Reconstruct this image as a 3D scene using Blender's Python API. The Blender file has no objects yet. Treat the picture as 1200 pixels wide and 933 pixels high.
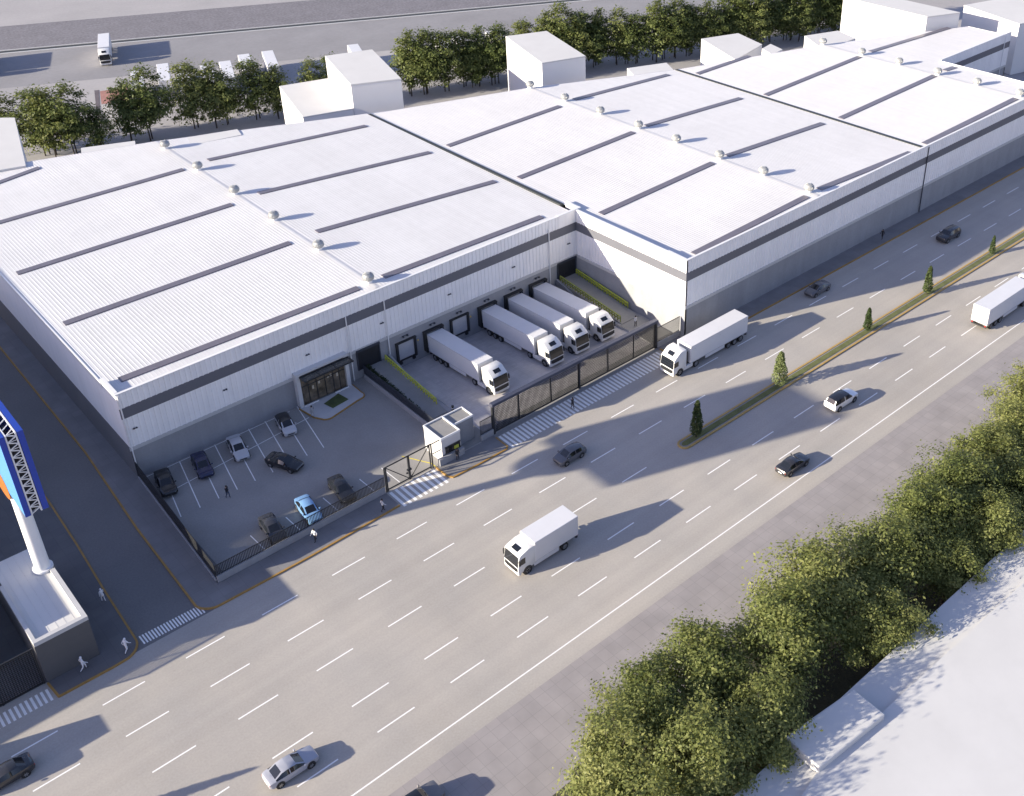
import bpy, bmesh, math, random
import numpy as np
from mathutils import Vector, Matrix, Euler
random.seed(7); rng = np.random.default_rng(11)
R = math.radians
scn = bpy.context.scene
COL = scn.collection
W, H = 1200.0, 933.0

# ------------------------------------------------------------------ camera
SC = 1.2
F_PX, YAW, PIT, ROL = 1282.527, 0.740754, 0.5281849, 0.0068588
CAM = np.array([-22.47443, -90.691341, 68.525618]) * SC
PPX, PPY = 703.84083, 340.29181
def cam_axes():
    f = np.array([math.sin(YAW)*math.cos(PIT), math.cos(YAW)*math.cos(PIT), -math.sin(PIT)])
    r = np.array([math.cos(YAW), -math.sin(YAW), 0.0]); d = np.cross(f, r)
    c, s = math.cos(ROL), math.sin(ROL)
    return c*r+s*d, -s*r+c*d, f
RT, DN, FW = cam_axes()
def at(u, v, z=0.0):
    """ground (or height z) point seen at a pixel of the survey photograph"""
    q = RT*((u-PPX)/F_PX) + DN*((v-PPY)/F_PX) + FW
    t = (z-CAM[2])/q[2]
    p = CAM + t*q
    return (float(p[0]), float(p[1]), float(z))
cd = bpy.data.cameras.new('camera'); cam = bpy.data.objects.new('camera', cd); COL.objects.link(cam)
cd.sensor_width = 36.0; cd.lens = F_PX/W*36.0
cd.shift_x = (W/2-PPX)/W; cd.shift_y = (PPY-H/2)/W
cd.clip_start = 1.0; cd.clip_end = 4000.0
m = Matrix.Identity(4)
for i in range(3):
    m[i][0] = RT[i]; m[i][1] = -DN[i]; m[i][2] = -FW[i]; m[i][3] = CAM[i]
cam.matrix_world = m
scn.camera = cam

# ------------------------------------------------------------------ light
EL, AZS = R(15.6), R(-19.6)           # sun height and the heading of the shadows
wd = bpy.data.worlds.new('World'); scn.world = wd; wd.use_nodes = True
nt = wd.node_tree; bg = nt.nodes['Background']
sky = nt.nodes.new('ShaderNodeTexSky'); sky.sky_type = 'NISHITA'; sky.sun_disc = False
sky.sun_elevation = EL; sky.sun_rotation = R(-70.4); sky.air_density = 1.0; sky.dust_density = 0.6; sky.ozone_density = 2.0
wb = nt.nodes.new('ShaderNodeMix'); wb.data_type = 'RGBA'; wb.blend_type = 'MULTIPLY'; wb.inputs[0].default_value = 1.0
wb.inputs[7].default_value = (1.18, .955, 1.04, 1)          # white balance of the skylight
nt.links.new(sky.outputs[0], wb.inputs[6]); nt.links.new(wb.outputs[2], bg.inputs[0]); bg.inputs[1].default_value = 0.105
sl = bpy.data.lights.new('sun', 'SUN'); sl.energy = 5.0; sl.angle = R(0.6); sl.color = (1.0, 0.90, 0.71)
so = bpy.data.objects.new('sun', sl); COL.objects.link(so)
ld = Vector((math.cos(EL)*math.cos(AZS), math.cos(EL)*math.sin(AZS), -math.sin(EL)))
so.rotation_euler = ld.to_track_quat('-Z', 'Y').to_euler(); so.location = (-80, 40, 60)
vs = scn.view_settings; vs.view_transform = 'Standard'; vs.look = 'None'; vs.exposure = 1.32; vs.gamma = 1.0; vs.use_curve_mapping = False
scn.render.resolution_x = 1024; scn.render.resolution_y = 796
scn.render.engine = 'CYCLES'

# ------------------------------------------------------------------ helpers
def tag(o, label=None, cat=None, group=None, kind=None):
    if label: o['label'] = label
    if cat: o['category'] = cat
    if group: o['group'] = group
    if kind: o['kind'] = kind
    return o
def empty(name, loc=(0,0,0), rz=0.0, label=None, cat=None, group=None):
    o = bpy.data.objects.new(name, None); o.empty_display_size = 0.3
    COL.objects.link(o); o.location = loc; o.rotation_euler = (0,0,rz)
    return tag(o, label, cat, group)
def kids(o): return [c for c in COL.objects if c.parent == o]
def copy_tree(o, parent=None):
    c = o.copy(); COL.objects.link(c)
    if parent: c.parent = parent
    for ch in kids(o):
        copy_tree(ch, c)
    return c
class MB:
    def __init__(s): s.v=[]; s.f=[]; s.mi=[]; s.cur=0
    def add(s, vs, fs):
        n=len(s.v); s.v += [tuple(map(float,v)) for v in vs]
        for f in fs: s.f.append([n+i for i in f]); s.mi.append(s.cur)
        return s
    def quad(s,a,b,c,d): return s.add([a,b,c,d],[(0,1,2,3)])
    def poly(s,pts): return s.add(pts,[tuple(range(len(pts)))])
    def box(s,x0,x1,y0,y1,z0,z1):
        return s.add([(x0,y0,z0),(x1,y0,z0),(x1,y1,z0),(x0,y1,z0),(x0,y0,z1),(x1,y0,z1),(x1,y1,z1),(x0,y1,z1)],
            [(3,2,1,0),(4,5,6,7),(0,1,5,4),(1,2,6,5),(2,3,7,6),(3,0,4,7)])
    def prism(s,poly,z0,z1):
        a=sum(poly[i][0]*poly[(i+1)%len(poly)][1]-poly[(i+1)%len(poly)][0]*poly[i][1] for i in range(len(poly)))
        if a<0: poly=poly[::-1]
        n=len(poly)
        f0=lambda p: z0(p) if callable(z0) else z0
        f1=lambda p: z1(p) if callable(z1) else z1
        vs=[(p[0],p[1],f0(p)) for p in poly]+[(p[0],p[1],f1(p)) for p in poly]
        fs=[tuple(range(n-1,-1,-1)),tuple(range(n,2*n))]+[(i,(i+1)%n,n+(i+1)%n,n+i) for i in range(n)]
        return s.add(vs,fs)
    def beam(s,p,q,w,h=None,up=(0,0,1)):
        h=h or w; p=Vector(p); q=Vector(q); d=(q-p).normalized(); u=Vector(up)
        if abs(d.dot(u))>.98: u=Vector((1,0,0))
        a=d.cross(u).normalized()*w/2; b=a.cross(d).normalized()*h/2
        vs=[p-a-b,p+a-b,p+a+b,p-a+b,q-a-b,q+a-b,q+a+b,q-a+b]
        return s.add(vs,[(3,2,1,0),(4,5,6,7),(0,1,5,4),(1,2,6,5),(2,3,7,6),(3,0,4,7)])
    def tube(s,p,q,r0,r1=None,n=10):
        r1=r0 if r1 is None else r1
        p=Vector(p); q=Vector(q); d=(q-p).normalized(); u=Vector((0,0,1)) if abs(d.z)<.95 else Vector((1,0,0))
        a=d.cross(u).normalized(); b=a.cross(d).normalized(); vs=[]
        for c,r in ((p,r0),(q,r1)):
            for i in range(n):
                t=2*math.pi*i/n; vs.append(c+a*(math.cos(t)*r)+b*(math.sin(t)*r))
        fs=[(i,n+i,n+(i+1)%n,(i+1)%n) for i in range(n)]+[tuple(range(n)),tuple(range(2*n-1,n-1,-1))]
        return s.add(vs,fs)
    def lathe(s,c,prof,n=16):
        vs=[]
        for r,z in prof:
            for i in range(n):
                t=2*math.pi*i/n; vs.append((c[0]+r*math.cos(t),c[1]+r*math.sin(t),c[2]+z))
        fs=[]
        for k in range(len(prof)-1):
            for i in range(n): fs.append((k*n+i,k*n+(i+1)%n,(k+1)*n+(i+1)%n,(k+1)*n+i))
        fs+= [tuple(range(n-1,-1,-1)), tuple(range((len(prof)-1)*n,len(prof)*n))]
        return s.add(vs,fs)
    def build(s,name,mats,parent=None,smooth=False,bevel=0.0,loc=None,seg=2):
        me=bpy.data.meshes.new(name); me.from_pydata(s.v,[],s.f)
        if not isinstance(mats,(list,tuple)): mats=[mats]
        for mm in mats: me.materials.append(mm)
        if len(mats)>1: me.polygons.foreach_set('material_index',s.mi)
        bm=bmesh.new(); bm.from_mesh(me); bmesh.ops.recalc_face_normals(bm,faces=bm.faces)
        if bevel:
            bmesh.ops.remove_doubles(bm,verts=bm.verts,dist=1e-5)
            es=[e for e in bm.edges if e.is_manifold and e.calc_face_angle(0)>.5]
            bmesh.ops.bevel(bm,geom=es,offset=bevel,segments=seg,affect='EDGES',profile=.5,clamp_overlap=True)
        bm.to_mesh(me); bm.free()
        if smooth:
            me.polygons.foreach_set('use_smooth',[True]*len(me.polygons)); me.set_sharp_from_angle(angle=R(38))
        me.update()
        o=bpy.data.objects.new(name,me); COL.objects.link(o)
        if parent: o.parent=parent
        if loc: o.location=loc
        return o
def structure(o): o['kind']='structure'; return o

# ------------------------------------------------------------------ materials
MC={}
def mat(name,col,rough=.8,metal=0.0,var=.10,scale=.6,fine=.0,fscale=8.0,bump=0.0,coat=0.0,spec=.5,tint=None,detail=5):
    if name in MC: return MC[name]
    m=bpy.data.materials.new(name); m.use_nodes=True; n=m.node_tree; b=n.nodes['Principled BSDF']
    b.inputs['Roughness'].default_value=rough; b.inputs['Metallic'].default_value=metal
    b.inputs['Coat Weight'].default_value=coat; b.inputs['Coat Roughness'].default_value=.06
    b.inputs['Specular IOR Level'].default_value=spec
    if var or fine:
        tc=n.nodes.new('ShaderNodeTexCoord')
        n1=n.nodes.new('ShaderNodeTexNoise'); n1.inputs['Scale'].default_value=scale; n1.inputs['Detail'].default_value=detail; n1.inputs['Roughness'].default_value=.6
        n.links.new(tc.outputs['Object'],n1.inputs['Vector'])
        r=n.nodes.new('ShaderNodeValToRGB'); r.color_ramp.elements[0].position=.3; r.color_ramp.elements[1].position=.7
        t=tint or (1,1,1)
        r.color_ramp.elements[0].color=(*[c*(1-var) for c in col],1); r.color_ramp.elements[1].color=(*[min(1,c*(1+var)*k) for c,k in zip(col,t)],1)
        n.links.new(n1.outputs['Fac'],r.inputs[0]); out=r.outputs[0]
        if fine:
            n2=n.nodes.new('ShaderNodeTexNoise'); n2.inputs['Scale'].default_value=fscale; n2.inputs['Detail'].default_value=3
            n.links.new(tc.outputs['Object'],n2.inputs['Vector'])
            mr=n.nodes.new('ShaderNodeMapRange'); mr.inputs[1].default_value=.25; mr.inputs[2].default_value=.75; mr.inputs[3].default_value=1-fine; mr.inputs[4].default_value=1+fine
            n.links.new(n2.outputs['Fac'],mr.inputs[0])
            mx=n.nodes.new('ShaderNodeMix'); mx.data_type='RGBA'; mx.blend_type='MULTIPLY'; mx.inputs[0].default_value=1
            n.links.new(out,mx.inputs[6]); n.links.new(mr.outputs[0],mx.inputs[7]); out=mx.outputs[2]
            if bump:
                bp=n.nodes.new('ShaderNodeBump'); bp.inputs['Strength'].default_value=bump; bp.inputs['Distance'].default_value=.02
                n.links.new(n2.outputs['Fac'],bp.inputs['Height']); n.links.new(bp.outputs[0],b.inputs['Normal'])
        n.links.new(out,b.inputs['Base Color'])
    else: b.inputs['Base Color'].default_value=(*col,1)
    MC[name]=m; return m
def streak(m,axis_scale,amt,lo=.35,hi=.65,detail=4):
    """multiply the base colour by noise stretched along an axis (tyre lanes, rain streaks)"""
    n=m.node_tree; b=n.nodes['Principled BSDF']; src=b.inputs['Base Color'].links[0].from_socket
    tc=n.nodes.new('ShaderNodeTexCoord'); mp=n.nodes.new('ShaderNodeMapping'); mp.inputs['Scale'].default_value=axis_scale
    ns=n.nodes.new('ShaderNodeTexNoise'); ns.inputs['Scale'].default_value=1.0; ns.inputs['Detail'].default_value=detail
    mr=n.nodes.new('ShaderNodeMapRange'); mr.inputs[1].default_value=lo; mr.inputs[2].default_value=hi; mr.inputs[3].default_value=1-amt; mr.inputs[4].default_value=1+amt
    mx=n.nodes.new('ShaderNodeMix'); mx.data_type='RGBA'; mx.blend_type='MULTIPLY'; mx.inputs[0].default_value=1
    n.links.new(tc.outputs['Object'],mp.inputs[0]); n.links.new(mp.outputs[0],ns.inputs['Vector']); n.links.new(ns.outputs['Fac'],mr.inputs[0])
    n.links.new(src,mx.inputs[6]); n.links.new(mr.outputs[0],mx.inputs[7]); n.links.new(mx.outputs[2],b.inputs['Base Color'])
    return m
def tile_mat(name,c1,c2,joint,bw,bh,mortar=.02,rough=.85,patch=None):
    m=bpy.data.materials.new(name); m.use_nodes=True; n=m.node_tree; b=n.nodes['Principled BSDF']; b.inputs['Roughness'].default_value=rough
    tc=n.nodes.new('ShaderNodeTexCoord'); br=n.nodes.new('ShaderNodeTexBrick')
    br.inputs['Scale'].default_value=1.0; br.inputs['Brick Width'].default_value=bw; br.inputs['Row Height'].default_value=bh
    br.inputs['Mortar Size'].default_value=mortar; br.inputs['Mortar Smooth'].default_value=.2; br.inputs['Bias'].default_value=0.0
    br.offset=0.0; br.squash=1.0
    br.inputs['Color1'].default_value=(*c1,1); br.inputs['Color2'].default_value=(*c2,1); br.inputs['Mortar'].default_value=(*joint,1)
    n.links.new(tc.outputs['Object'],br.inputs['Vector'])
    n2=n.nodes.new('ShaderNodeTexNoise'); n2.inputs['Scale'].default_value=.35; n2.inputs['Detail'].default_value=6
    n.links.new(tc.outputs['Object'],n2.inputs['Vector'])
    mr=n.nodes.new('ShaderNodeMapRange'); mr.inputs[1].default_value=.3; mr.inputs[2].default_value=.7; mr.inputs[3].default_value=.88; mr.inputs[4].default_value=1.1
    n.links.new(n2.outputs['Fac'],mr.inputs[0])
    mx=n.nodes.new('ShaderNodeMix'); mx.data_type='RGBA'; mx.blend_type='MULTIPLY'; mx.inputs[0].default_value=1
    n.links.new(br.outputs['Color'],mx.inputs[6]); n.links.new(mr.outputs[0],mx.inputs[7]); n.links.new(mx.outputs[2],b.inputs['Base Color'])
    return m
def glass_mat(name,col,rough=.05):
    return mat(name,col,rough,0.0,var=0,spec=.7)
def leaf_mat(name,c0,c1,c2,trans=.3):
    m=bpy.data.materials.new(name); m.use_nodes=True; n=m.node_tree; b=n.nodes['Principled BSDF']; b.inputs['Roughness'].default_value=.55; b.inputs['Specular IOR Level'].default_value=.3
    g=n.nodes.new('ShaderNodeNewGeometry'); r=n.nodes.new('ShaderNodeValToRGB')
    r.color_ramp.elements[0].color=(*c0,1); r.color_ramp.elements[1].color=(*c2,1); e=r.color_ramp.elements.new(.5); e.color=(*c1,1)
    tc=n.nodes.new('ShaderNodeTexCoord'); ns=n.nodes.new('ShaderNodeTexNoise'); ns.inputs['Scale'].default_value=.45; ns.inputs['Detail'].default_value=2
    n.links.new(tc.outputs['Object'],ns.inputs['Vector'])
    oi=n.nodes.new('ShaderNodeObjectInfo')
    a1=n.nodes.new('ShaderNodeMath'); a1.operation='MULTIPLY_ADD'; a1.inputs[1].default_value=.45; n.links.new(g.outputs['Random Per Island'],a1.inputs[0])
    a2=n.nodes.new('ShaderNodeMath'); a2.operation='MULTIPLY_ADD'; a2.inputs[1].default_value=.9; a2.inputs[2].default_value=-.3; n.links.new(ns.outputs['Fac'],a2.inputs[0])
    n.links.new(a2.outputs[0],a1.inputs[2])
    a3=n.nodes.new('ShaderNodeMath'); a3.operation='MULTIPLY_ADD'; a3.inputs[1].default_value=.35; n.links.new(oi.outputs['Random'],a3.inputs[0]); n.links.new(a1.outputs[0],a3.inputs[2])
    n.links.new(a3.outputs[0],r.inputs[0]); n.links.new(r.outputs[0],b.inputs['Base Color'])
    tr=n.nodes.new('ShaderNodeBsdfTranslucent'); n.links.new(r.outputs[0],tr.inputs[0])
    mx=n.nodes.new('ShaderNodeMixShader'); mx.inputs[0].default_value=trans
    n.links.new(b.outputs[0],mx.inputs[1]); n.links.new(tr.outputs[0],mx.inputs[2]); n.links.new(mx.outputs[0],n.nodes['Material Output'].inputs[0])
    return m
m_ground=mat('pale_concrete_ground',(.33,.32,.325),.9,var=.10,scale=.05,fine=.06,fscale=1.5,tint=(1,.99,.99))
m_road=mat('road_asphalt',(.37,.348,.324),.9,var=.07,scale=.12,fine=.07,fscale=5.0,tint=(1.0,.98,.95))
m_street=mat('dark_shaded_asphalt',(.155,.15,.15),.9,var=.08,scale=.15,fine=.12,fscale=5.0)
m_lot=mat('lot_asphalt',(.27,.26,.25),.9,var=.08,scale=.2,fine=.08,fscale=5.0)
m_walk=tile_mat('pavement_slabs',(.18,.175,.18),(.195,.19,.195),(.15,.145,.15),1.2,1.2,.015)
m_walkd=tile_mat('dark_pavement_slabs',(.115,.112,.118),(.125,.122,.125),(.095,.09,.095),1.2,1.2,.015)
m_tile=tile_mat('wide_pavement_slabs',(.285,.265,.265),(.305,.282,.28),(.235,.22,.22),1.25,1.25,.02)
m_yard=tile_mat('yard_pavers',(.40,.38,.385),(.45,.43,.43),(.33,.31,.32),.8,.4,.012)
m_ramp=mat('ramp_concrete',(.24,.235,.23),.85,var=.08,scale=.5,fine=.05)
m_paint=mat('white_road_paint',(.80,.79,.78),.7,var=.05,scale=1.5,fine=.10,fscale=12)
m_kerbp=mat('orange_kerb_paint',(.33,.19,.05),.7,var=.15,scale=2.0,fine=.12,fscale=10)
m_kerby=mat('ochre_kerb_paint',(.40,.27,.09),.7,var=.12,scale=2.0,fine=.1,fscale=10)
m_wallc=mat('precast_concrete',(.265,.27,.29),.85,var=.06,scale=.3,fine=.05,fscale=4)
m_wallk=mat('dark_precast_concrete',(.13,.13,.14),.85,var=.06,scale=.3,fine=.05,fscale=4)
m_ledge=mat('light_concrete',(.45,.45,.46),.8,var=.05,scale=.8)
m_clad=mat('white_cladding',(.80,.79,.80),.45,var=.03,scale=.4)
m_band=mat('grey_band',(.118,.122,.145),.5,var=.05,scale=.4)
m_band2=mat('pale_grey_band',(.42,.42,.41),.5,var=.05,scale=.4)
m_roof=mat('white_roof_sheet',(.595,.59,.60),.55,var=.035,scale=.12,fine=.03,fscale=1.0)
m_sky=mat('smoked_skylight',(.135,.125,.15),.35,var=.10,scale=.5)
m_gutter=mat('dark_gutter',(.035,.04,.04),.6,var=.1)
m_white=mat('white_metal',(.70,.70,.71),.4,var=.02,scale=1.0)
m_vent=mat('galvanised_vent',(.40,.41,.41),.38,.3,var=.06,scale=3.0)
m_black=mat('black_metal',(.018,.019,.022),.45,var=.1,scale=2)
m_dark=mat('dark_navy_metal',(.035,.04,.055),.45,var=.1,scale=2)
m_beam=mat('blue_grey_beam',(.055,.06,.09),.5,var=.1,scale=1.0)
m_door=mat('roller_door',(.014,.016,.022),.5,var=.15,scale=1.0)
m_dock=mat('dock_door_panel',(.42,.42,.44),.5,var=.05,scale=1.0)
m_rub=mat('black_rubber',(.02,.021,.023),.8,var=.15,scale=3)
m_yel=mat('yellow_green_guard',(.42,.45,.06),.6,var=.12,scale=2.0)
m_olive=mat('olive_guard',(.20,.23,.05),.6,var=.12,scale=2.0)
m_hedge=mat('dark_hedge',(.03,.05,.018),.9,var=.4,scale=6.0)
m_grass=mat('mown_grass',(.065,.085,.028),.95,var=.25,scale=1.2,fine=.35,fscale=14,bump=.5)
m_medg=mat('median_grass',(.115,.125,.045),.95,var=.22,scale=.9,fine=.35,fscale=12,bump=.5)
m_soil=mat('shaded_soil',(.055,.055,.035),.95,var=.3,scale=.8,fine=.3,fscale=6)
m_gravel=mat('dark_gravel',(.162,.156,.175),.95,var=.10,scale=.2,fine=.28,fscale=1.6,bump=.4)
m_brick=mat('red_paving',(.30,.15,.13),.9,var=.12,scale=.6,fine=.1)
m_block=mat('white_render',(.66,.655,.66),.8,var=.03,scale=.15)
m_blockr=mat('white_flat_roof',(.56,.555,.55),.85,var=.04,scale=.2)
m_glass=glass_mat('dark_glass',(.012,.014,.018))
m_gint=mat('entrance_glass',(.13,.105,.075),.12,var=.6,scale=.9,spec=.5)
m_tyre=mat('tyre_rubber',(.018,.018,.018),.85,var=.1,scale=8)
m_rim=mat('alloy_rim',(.55,.55,.56),.3,.8,var=0)
m_lampw=mat('headlamp_glass',(.75,.76,.78),.1,var=0,spec=.8)
m_lampr=mat('tail_lamp',(.35,.02,.02),.2,var=0,spec=.7)
m_chassis=mat('chassis_steel',(.03,.03,.033),.6,var=.1,scale=3)
m_truck=mat('white_truck_paint',(.64,.64,.64),.28,var=.015,scale=.6,coat=.4)
m_trail=mat('white_trailer_panel',(.63,.63,.65),.4,var=.03,scale=.5)
m_trunk=mat('bark',(.045,.037,.03),.9,var=.3,scale=4)
m_blue=mat('royal_blue_panel',(.012,.045,.33),.4,var=.05,scale=.5)
m_lblue=mat('light_blue_panel',(.07,.21,.46),.45,var=.03,scale=.5)
m_orange=mat('orange_panel',(.32,.10,.01),.45,var=.05,scale=.5)
m_skin=mat('skin',(.42,.26,.19),.6,var=0)
m_hair=mat('dark_hair',(.02,.016,.013),.7,var=0)
streak(m_road,(.006,.62,1),.045); streak(m_road,(.05,.05,1),.05,detail=6); streak(m_road,(.35,.012,1),.018)
streak(m_roof,(1.3,.02,1),.022); streak(m_roof,(.03,.16,1),.018); streak(m_clad,(1.1,1.1,.05),.025); streak(m_wallc,(.7,.7,.10),.05); streak(m_blockr,(.10,.05,1),.016,detail=7)
streak(m_lot,(.09,.09,1),.06,detail=6); streak(m_yard,(.5,.04,1),.06)
def paint(name,c,rough=.25): return mat(name,c,rough,0.0,var=.02,scale=1.0,coat=.7)

# ------------------------------------------------------------------ setting: ground, road, pavements
HB = 20.2            # depth of the sunken loading yard
PX0, PX1 = 34.4, 63.4
g = MB(); z=-.06; B=1800
o0=[(-B,-B),(B,-B),(B,B),(-B,B)]; i0=[(PX0,-HB),(PX1,-HB),(PX1,0),(PX0,0)]
g.add([(x,y,z) for x,y in o0+i0],[(0,1,5,4),(1,2,6,5),(2,3,7,6),(3,0,4,7)])
structure(g.build('ground',m_ground))
g=MB(); g.quad((-700,-54.25,0),(900,-54.25,0),(900,-HB-.3,0),(-700,-HB-.3,0)); structure(g.build('highway',m_road))
g=MB(); g.quad((-14,-HB-.3,0),(.8,-HB-.3,0),(.8,130,0),(-14,130,0)); g.quad((-10.9,-24.9,.003),(-2.2,-24.9,.003),(-2.2,-HB-.29,.003),(-10.9,-HB-.29,.003)); structure(g.build('side_street',m_street))  # second quad: dark asphalt colour stands in for deeper shade at the junction
# loading yard
g=MB(); zb=-1.25
g.quad((PX0,0,zb),(PX1,0,zb),(PX1,-HB,0.0),(PX0,-HB,0.0)); 
structure(g.build('loading_yard',m_yard))
g=MB(); g.add([(PX0,0,zb),(PX0,-HB,0),(PX0,0,.02)],[(0,1,2)]); g.add([(PX1,0,zb),(PX1,-HB,0),(PX1,0,.02)],[(0,1,2)])
structure(g.build('yard_side_face',m_ledge))
# parking lot, forecourt
g=MB(); g.quad((.3,0,.02),(30,0,.02),(30,-21.6,.02),(.3,-21.6,.02)); structure(g.build('parking_lot',m_lot))
g=MB(); g.quad((30,-14,.02),(PX0,-14,.02),(PX0,-21.6,.02),(30,-21.6,.02)); g.quad((PX1,-HB,.02),(67.4,-HB,.02),(67.4,-14,.02),(PX1,-14,.02))
g.quad((34.4,-HB-.02,.01),(63.4,-HB-.02,.01),(63.4,-22.2,.01),(34.4,-22.2,.01))
structure(g.build('yard_apron',m_ramp))

def arc(cx,cy,r,a0,a1,n=7): return [(cx+r*math.cos(R(a0+(a1-a0)*i/n)),cy+r*math.sin(R(a0+(a1-a0)*i/n))) for i in range(n+1)]
def pavement(name,poly,mt=None,z1=.13):
    return structure(MB().prism(poly,-.05,z1).build(name,mt or m_walk))
def kerb(name,line,w=.2,z1=.145,mt=None,closed=False):
    g=MB(); n=len(line)
    for i in range(n if closed else n-1):
        a=Vector((*line[i],0)); b=Vector((*line[(i+1)%n],0)); d=(b-a).normalized(); s=Vector((-d.y,d.x,0))*w/2
        a2=a-d*.02; b2=b+d*.02
        g.prism([(a2+s)[:2],(b2+s)[:2],(b2-s)[:2],(a2-s)[:2]],-.04,z1+.0015*(i%2))
    return structure(g.build(name,mt or m_kerbp))
# front pavement with rounded corner and side street pavement
c1=arc(-2.0,-22.9,1.9,180+12,270,8)
edge=[(-2.6,60),(-2.7,39.5),(-2.75,9.0),(-3.6,-8.2)]+c1+[(2,-24.85),(8,-24.9),(14,-24.75),(19.45,-24.6)]
pavement('pavement',edge+[(19.45,-21.9),(-.9,-21.95),(-.45,-12),(.25,-.05),(-.05,60)])
kerb('kerb',edge)
# pavement between the two gates
isl=[(26.25,-22.0),(26.3,-24.2)]+[(26.7,-24.75),(30.3,-24.9),(34.4,-24.9),(34.75,-24.6),(34.8,-22.3)]
pavement('pavement',isl+[(34.8,-21.9),(26.25,-21.9)]); kerb('kerb',isl)
rt=[(63.2,-22.2),(63.3,-23.4)]+[(64.0,-24.2),(66,-24.7),(71,-25.05),(78,-25.15),(420,-25.1)]
pavement('pavement',rt+[(420,-22.3),(67.4,-22.3),(67.4,-21.2),(63.2,-21.2)]); kerb('kerb',rt,mt=m_kerbp)
c2=arc(-11.9,-23.3,1.9,-8,-80,8)
el=[(-9.0,60),(-9.1,2.6),(-9.35,-6.4),(-9.75,-14.7)]+c2+[(-13,-25.25),(-17.9,-25.2),(-18.1,-23.0)]
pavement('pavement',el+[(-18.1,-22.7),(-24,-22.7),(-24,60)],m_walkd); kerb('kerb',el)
# wide slab pavement on the far side of the road (flush) and planting bed
g=MB(); g.quad((-60,-63.5,.015),(420,-63.5,.015),(420,-54.2,.015),(-60,-54.2,.015)); structure(g.build('slab_pavement',m_tile))
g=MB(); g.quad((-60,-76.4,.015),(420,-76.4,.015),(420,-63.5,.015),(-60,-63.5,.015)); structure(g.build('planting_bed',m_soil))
# median
for x0,x1 in ((49.9,420.0),(-90.0,-20.5)):
    tip=arc(x0+.7,-38.75,.75,90,270,8) if x0>0 else [(x0,-38.0),(x0,-39.5)]
    tipr=[(x1,-39.5),(x1,-38.0)] if x0>0 else arc(x1-.7,-38.75,.75,-90,90,8)
    ol=tip+tipr
    structure(MB().prism(ol,-.04,.10).build('median',m_ramp))
    inn=[(x,-38.75+(y+38.75)*.52) for x,y in ol]
    structure(MB().prism([(x+(.35 if x<x0+.5 else -.35 if x>x1-.5 else 0),y) for x,y in inn],.05,.14).build('median_grass_strip',m_medg))
    kerb('kerb',ol,.26,.15,mt=m_kerby,closed=True)
# markings
g=MB(); zl=.006
def stripe(x0,x1,y,w=.15): g.quad((x0,y-w/2,zl),(x1,y-w/2,zl),(x1,y+w/2,zl),(x0,y+w/2,zl))
LD,P=3.92,7.894
for x0,y in ((-15.33,-28.83),(-15.11,-33.55),(-14.90,-38.63),(1.17,-44.37),(1.37,-48.28)):
    for k in range(-6,46):
        xs=x0+k*P
        if y==-38.63 and (xs+LD>49.6 or xs<-20): continue
        stripe(xs,xs+LD,y)
stripe(-120,420,-52.14,.15)
structure(g.build('lane_marking',m_paint))
g=MB()
for i in range(21):
    x=-9.65+i*.3; w=.155; y0=-23.15-.02*i*.5
    g.quad((x,y0-1.3,zl),(x+w,y0-1.3,zl),(x+w-.02,y0,zl),(x-.02,y0,zl))
for i in range(9):
    x=19.75+i*.72; g.quad((x,-25.05,zl),(x+.36,-25.05,zl),(x+.36,-21.95,zl),(x,-21.95,zl))
for i in range(45):
    x=35.15+i*.613; g.quad((x,-25.1,zl),(x+.33,-25.1,zl),(x+.33,-22.3,.016),(x,-22.3,.016))
for i in range(26):
    x=-18.6-i*.46; g.quad((x,-25.15,zl),(x+.23,-25.15,zl),(x+.23,-23.5,zl),(x,-23.5,zl))
structure(g.build('crosswalk',m_paint))
g=MB(); zp=.026
def pline(a,b,w=.11):
    a=Vector((*a,zp)); b=Vector((*b,zp)); d=(b-a).normalized(); s=Vector((-d.y,d.x,0))*w/2
    g.quad(a+s,a-s,b-s,b+s)
for i in range(9):
    x=2.55+2.23*i
    pline((x,-.3+.04*i),(x-1.8,-9.65))
pline((.9,-4.8),(20.3,-3.1),.10); pline((.8,-.35),(19.2,.0-.3),.09)
for x in (5.0,9.25,13.9,18.65,21.6): pline((x-.05,-17.6),(x+.1,-21.2))
structure(g.build('parking_marking',m_paint))
g=MB(); pline((24.5,-17.4),(26.3,-20.9),.14); pline((26.3,-20.9),(26.35,-22.0),.14); structure(g.build('yellow_gate_line',mat('yellow_line_paint',(.6,.5,.06),.7,var=.1)))
# entrance island with a little lawn
isl2=[(20.3,-.8),(20.75,-3.6)]+arc(22.2,-4.2,1.0,200,280,4)+[(26.6,-4.25)]+arc(27.2,-3.4,.8,-70,20,4)+[(28.0,-.8)]
structure(MB().prism(isl2,.0,.14).build('entrance_pavement',m_ledge)); kerb('kerb',isl2,.16,.155)
structure(MB().prism([(23.1,-2.0),(23.45,-3.6),(25.9,-3.3),(25.6,-1.3)],.1,.18).build('entrance_lawn',m_grass))
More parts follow.
